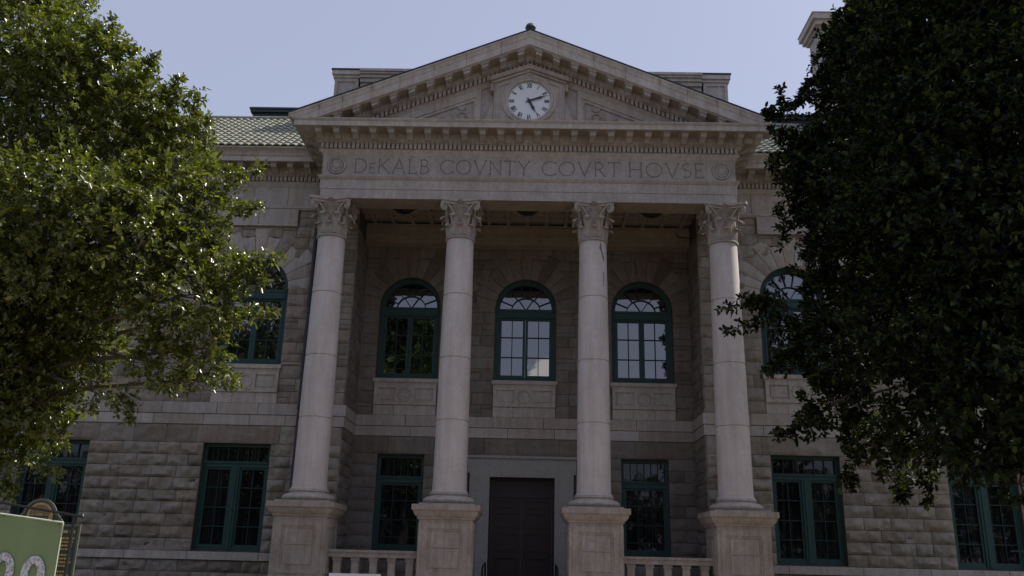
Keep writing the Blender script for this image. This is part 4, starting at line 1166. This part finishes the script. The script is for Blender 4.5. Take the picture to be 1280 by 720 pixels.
LS = [
    ((-5.93, -9.40, 6.97), (-5.32, -9.55, 7.34)),
    ((-5.51, -9.40, 5.37), (-4.77, -9.55, 5.46)),
    ((-9.30, -9.40, 10.12), (-8.77, -9.55, 10.67)),
    ((-5.39, -9.40, 5.04), (-5.02, -9.55, 5.07)),
    ((-5.54, -9.40, 4.32), (-4.79, -9.55, 4.34)),
    ((-7.46, -9.40, 2.81), (-7.13, -9.55, 2.35)),
    ((-5.80, -9.40, 3.38), (-5.21, -9.55, 3.01)),
    ((-8.96, -9.40, 10.13), (-8.18, -9.55, 9.95)),
    ((-7.99, -9.40, 9.38), (-7.82, -9.55, 9.82)),
    ((-7.32, -9.40, 8.83), (-7.21, -9.55, 9.30)),
    ((-6.94, -9.40, 8.46), (-6.75, -9.55, 9.03)),
    ((-6.52, -9.40, 7.75), (-6.43, -9.55, 8.39)),
    ((-5.80, -9.40, 6.54), (-5.31, -9.55, 6.52)),
    ((-8.89, -9.40, 1.60), (-8.32, -9.55, 1.32)),
    ((-6.76, -9.40, 7.74), (-6.74, -9.55, 8.57)),
    ((-9.42, -9.40, 1.30), (-9.13, -9.55, 0.99)),
]
RB = [
    (9.62, -5.00, 14.19, 1.04),
    (8.74, -4.60, 12.83, 0.70),
    (8.09, -4.60, 11.50, 0.61),
    (7.16, -4.60, 10.28, 0.60),
    (7.31, -4.60, 9.02, 0.55),
    (7.72, -4.60, 7.63, 0.62),
    (7.43, -4.70, 6.34, 0.57),
    (6.76, -4.70, 5.25, 0.48),
    (8.20, -5.00, 9.81, 1.35),
    (8.34, -5.20, 7.26, 1.39),
    (7.61, -5.20, 4.86, 1.10),
    (7.36, -4.80, 3.69, 0.62),
    (6.70, -4.70, 3.22, 0.19),
    (8.12, -5.00, 2.83, 0.64),
    (8.23, -5.80, 2.04, 0.26),
    (8.22, -7.60, 2.74, 0.85),
    (8.35, -7.70, 4.97, 1.69),
    (8.72, -7.50, 8.15, 1.88),
    (9.15, -8.00, 10.66, 1.81),
    (9.55, -9.50, 8.31, 1.93),
    (9.31, -9.50, 5.61, 1.84),
    (8.85, -9.50, 3.43, 1.48),
    (8.55, -9.00, 2.03, 0.51),
    (9.13, -9.00, 1.54, 0.33),
    (10.35, -9.20, 11.11, 1.63),
    (9.60, -7.40, 13.88, 1.66),
    (11.35, -8.70, 7.30, 2.21),
    (10.71, -8.70, 3.48, 1.77),
    (9.28, -5.60, 11.20, 1.24),
    (8.81, -5.60, 8.57, 1.29),
    (9.29, -8.40, 11.84, 1.54),
    (8.66, -9.20, 7.04, 1.69),
    (8.45, -9.20, 4.25, 1.31),
    (8.98, -4.60, 13.82, 0.63),
    (8.27, -4.60, 12.34, 0.57),
    (8.95, -9.20, 9.37, 1.42),
    (7.14, -4.60, 9.98, 0.56),
    (7.35, -4.60, 8.64, 0.47),
    (8.25, -5.00, 13.18, 0.59),
    (8.91, -5.00, 13.93, 0.72),
]
RS = [
    ((6.45, -4.80, 6.23), (4.85, -4.95, 5.95)),
    ((6.33, -4.80, 5.82), (4.96, -4.95, 5.41)),
    ((6.24, -4.80, 6.02), (5.31, -4.95, 6.22)),
    ((6.46, -4.80, 4.93), (5.81, -4.95, 4.45)),
    ((6.69, -4.80, 9.10), (6.23, -4.95, 9.80)),
    ((6.83, -4.80, 11.14), (6.58, -4.95, 11.94)),
    ((7.11, -4.80, 10.68), (6.35, -4.95, 10.71)),
    ((7.56, -4.80, 12.45), (7.19, -4.95, 11.81)),
    ((6.71, -4.80, 3.20), (5.98, -4.95, 2.92)),
    ((7.54, -4.80, 2.12), (7.51, -4.95, 1.92)),
    ((9.39, -4.80, 2.34), (9.27, -4.95, 1.57)),
    ((8.80, -4.80, 1.96), (8.67, -4.95, 1.63)),
    ((7.41, -4.80, 11.85), (7.03, -4.95, 11.57)),
    ((8.35, -4.80, 13.07), (7.91, -4.95, 13.41)),
    ((9.30, -4.80, 14.07), (8.68, -4.95, 14.41)),
    ((6.56, -4.80, 7.79), (6.37, -4.95, 8.55)),
    ((6.52, -4.80, 11.13), (6.28, -4.95, 11.28)),
]
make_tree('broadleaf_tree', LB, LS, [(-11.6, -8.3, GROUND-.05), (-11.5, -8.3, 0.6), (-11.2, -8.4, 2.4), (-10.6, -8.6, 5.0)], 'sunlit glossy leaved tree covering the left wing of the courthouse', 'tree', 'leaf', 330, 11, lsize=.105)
make_tree('broadleaf_tree', RB, RS, [(11.8, -7.4, GROUND-.05), (11.7, -7.4, 1.6), (11.4, -7.3, 4.0), (11.0, -7.2, 6.4)], 'dark shaded tree covering the right wing of the courthouse', 'tree', 'leafshade', 270, 12, lsize=.135, nl=9)
for (x, y, h, r, sd_, lab) in ((-9.7, -38, 22.0, 3.9, 31, 'tall tree behind the viewer mirrored in the leftmost porch window'), (-21.5, -38, 17.5, 3.6, 32, 'lower tree behind the viewer mirrored in the left wing window')):
    random.seed(sd_)
    bl = [(x+random.uniform(-.8, .8)*r*.6, y+random.uniform(-.8, .8), h-2.2-k*1.7, r*(.62+.1*min(k, 3))) for k in range(8)]
    make_tree('broadleaf_tree', bl, [], [(x, y, GROUND-.05), (x, y, 3), (x, y, 6), (x, y, h*.6)], lab, 'tree', 'leaffar', 60, sd_, lsize=.40, nl=7)

# distant tree belt across the street (seen only as reflections and as a dark horizon behind the viewer)
rs = np.random.default_rng(5); A = []
for k in range(34):
    x = -85 + k*5.2 + rs.random()*2; rr = 3.2+rs.random()*1.6
    for q in range(3):
        c = (x+rs.normal()*1.5, -78+rs.normal()*2, GROUND+2.5+q*3.2+rs.random()*1.5); p, d = twigs(c, rr*(1-.12*q), 14, .4, rs); A.append(spray(p, d, 5, .9, rs, .75))
X = [np.concatenate([a[i] for a in A]) for i in range(5)]
o = leaves_mesh('tree_belt', *X, 'leaffar'); tag(o, 'dark belt of trees across the street', 'trees', kind='stuff')

# ------------------------------------------------------------------ sky, sun, camera
SUN_EL, SUN_AZ = 48, 17      # azimuth measured from +X towards +Y
w = bpy.data.worlds.new('World'); scene.world = w; w.use_nodes = True; nt = w.node_tree; nt.nodes.clear()
sky = nt.nodes.new('ShaderNodeTexSky'); sky.sky_type = 'NISHITA'; sky.sun_disc = False
sky.sun_elevation = math.radians(SUN_EL); sky.sun_rotation = math.radians(90-SUN_AZ)
sky.air_density = 1.0; sky.dust_density = 3.0; sky.ozone_density = 1.5; sky.altitude = 300
bg = nt.nodes.new('ShaderNodeBackground'); bg.inputs['Strength'].default_value = .145
out = nt.nodes.new('ShaderNodeOutputWorld')
hz = nt.nodes.new('ShaderNodeMix'); hz.data_type = 'RGBA'; hz.inputs[0].default_value = .68; hz.inputs[7].default_value = (3.0, 3.2, 4.2, 1)
nt.links.new(sky.outputs['Color'], hz.inputs[6])
# one small cumulus low in the sky behind the viewer
tc = nt.nodes.new('ShaderNodeTexCoord'); ns = nt.nodes.new('ShaderNodeTexNoise'); ns.inputs['Scale'].default_value = 45; ns.inputs['Detail'].default_value = 5
nt.links.new(tc.outputs['Generated'], ns.inputs['Vector'])
ds = nt.nodes.new('ShaderNodeVectorMath'); ds.operation = 'DISTANCE'; ds.inputs[1].default_value = (.022, -.980, .196); nt.links.new(tc.outputs['Generated'], ds.inputs[0])
ad = nt.nodes.new('ShaderNodeMath'); ad.operation = 'MULTIPLY_ADD'; ad.inputs[1].default_value = .018; nt.links.new(ns.outputs['Fac'], ad.inputs[0]); nt.links.new(ds.outputs['Value'], ad.inputs[2])
mr = nt.nodes.new('ShaderNodeMapRange'); mr.inputs[1].default_value = .036; mr.inputs[2].default_value = .029; nt.links.new(ad.outputs[0], mr.inputs[0])
cl = nt.nodes.new('ShaderNodeMix'); cl.data_type = 'RGBA'; cl.inputs[7].default_value = (9.5, 9.0, 9.2, 1)
nt.links.new(mr.outputs[0], cl.inputs[0]); nt.links.new(hz.outputs[2], cl.inputs[6]); nt.links.new(cl.outputs[2], bg.inputs['Color']); nt.links.new(bg.outputs['Background'], out.inputs['Surface'])
sd = bpy.data.lights.new('sun', 'SUN'); sd.energy = 4.6; sd.angle = math.radians(.53); sd.color = (1, .95, .87)
so = bpy.data.objects.new('sun', sd); COL.objects.link(so)
e, a = math.radians(SUN_EL), math.radians(SUN_AZ); dv = Vector((math.cos(e)*math.cos(a), math.cos(e)*math.sin(a), math.sin(e)))
so.rotation_euler = dv.to_track_quat('Z', 'Y').to_euler(); so.location = dv*60
cd = bpy.data.cameras.new('camera'); cam = bpy.data.objects.new('camera', cd); COL.objects.link(cam); scene.camera = cam
cd.sensor_width = 36; cd.lens = 36*1094.05/1280; cd.clip_end = 3000; cd.clip_start = .1
R_ = Vector((0.99961473, 0.01474312, 0.02351665)); U_ = Vector((-0.01808104, -0.29694198, 0.95472433)); F_ = Vector((-0.0210587, 0.9547817, 0.296561))
mt = Matrix((R_, U_, -F_)).transposed().to_4x4(); mt.translation = Vector((0.1475, -25.4314, 0)); cam.matrix_world = mt
scene.render.engine = 'CYCLES'
vs = scene.view_settings; vs.view_transform = 'Standard'; vs.look = 'None'; vs.gamma = 1; vs.exposure = 0.2; vs.use_curve_mapping = False
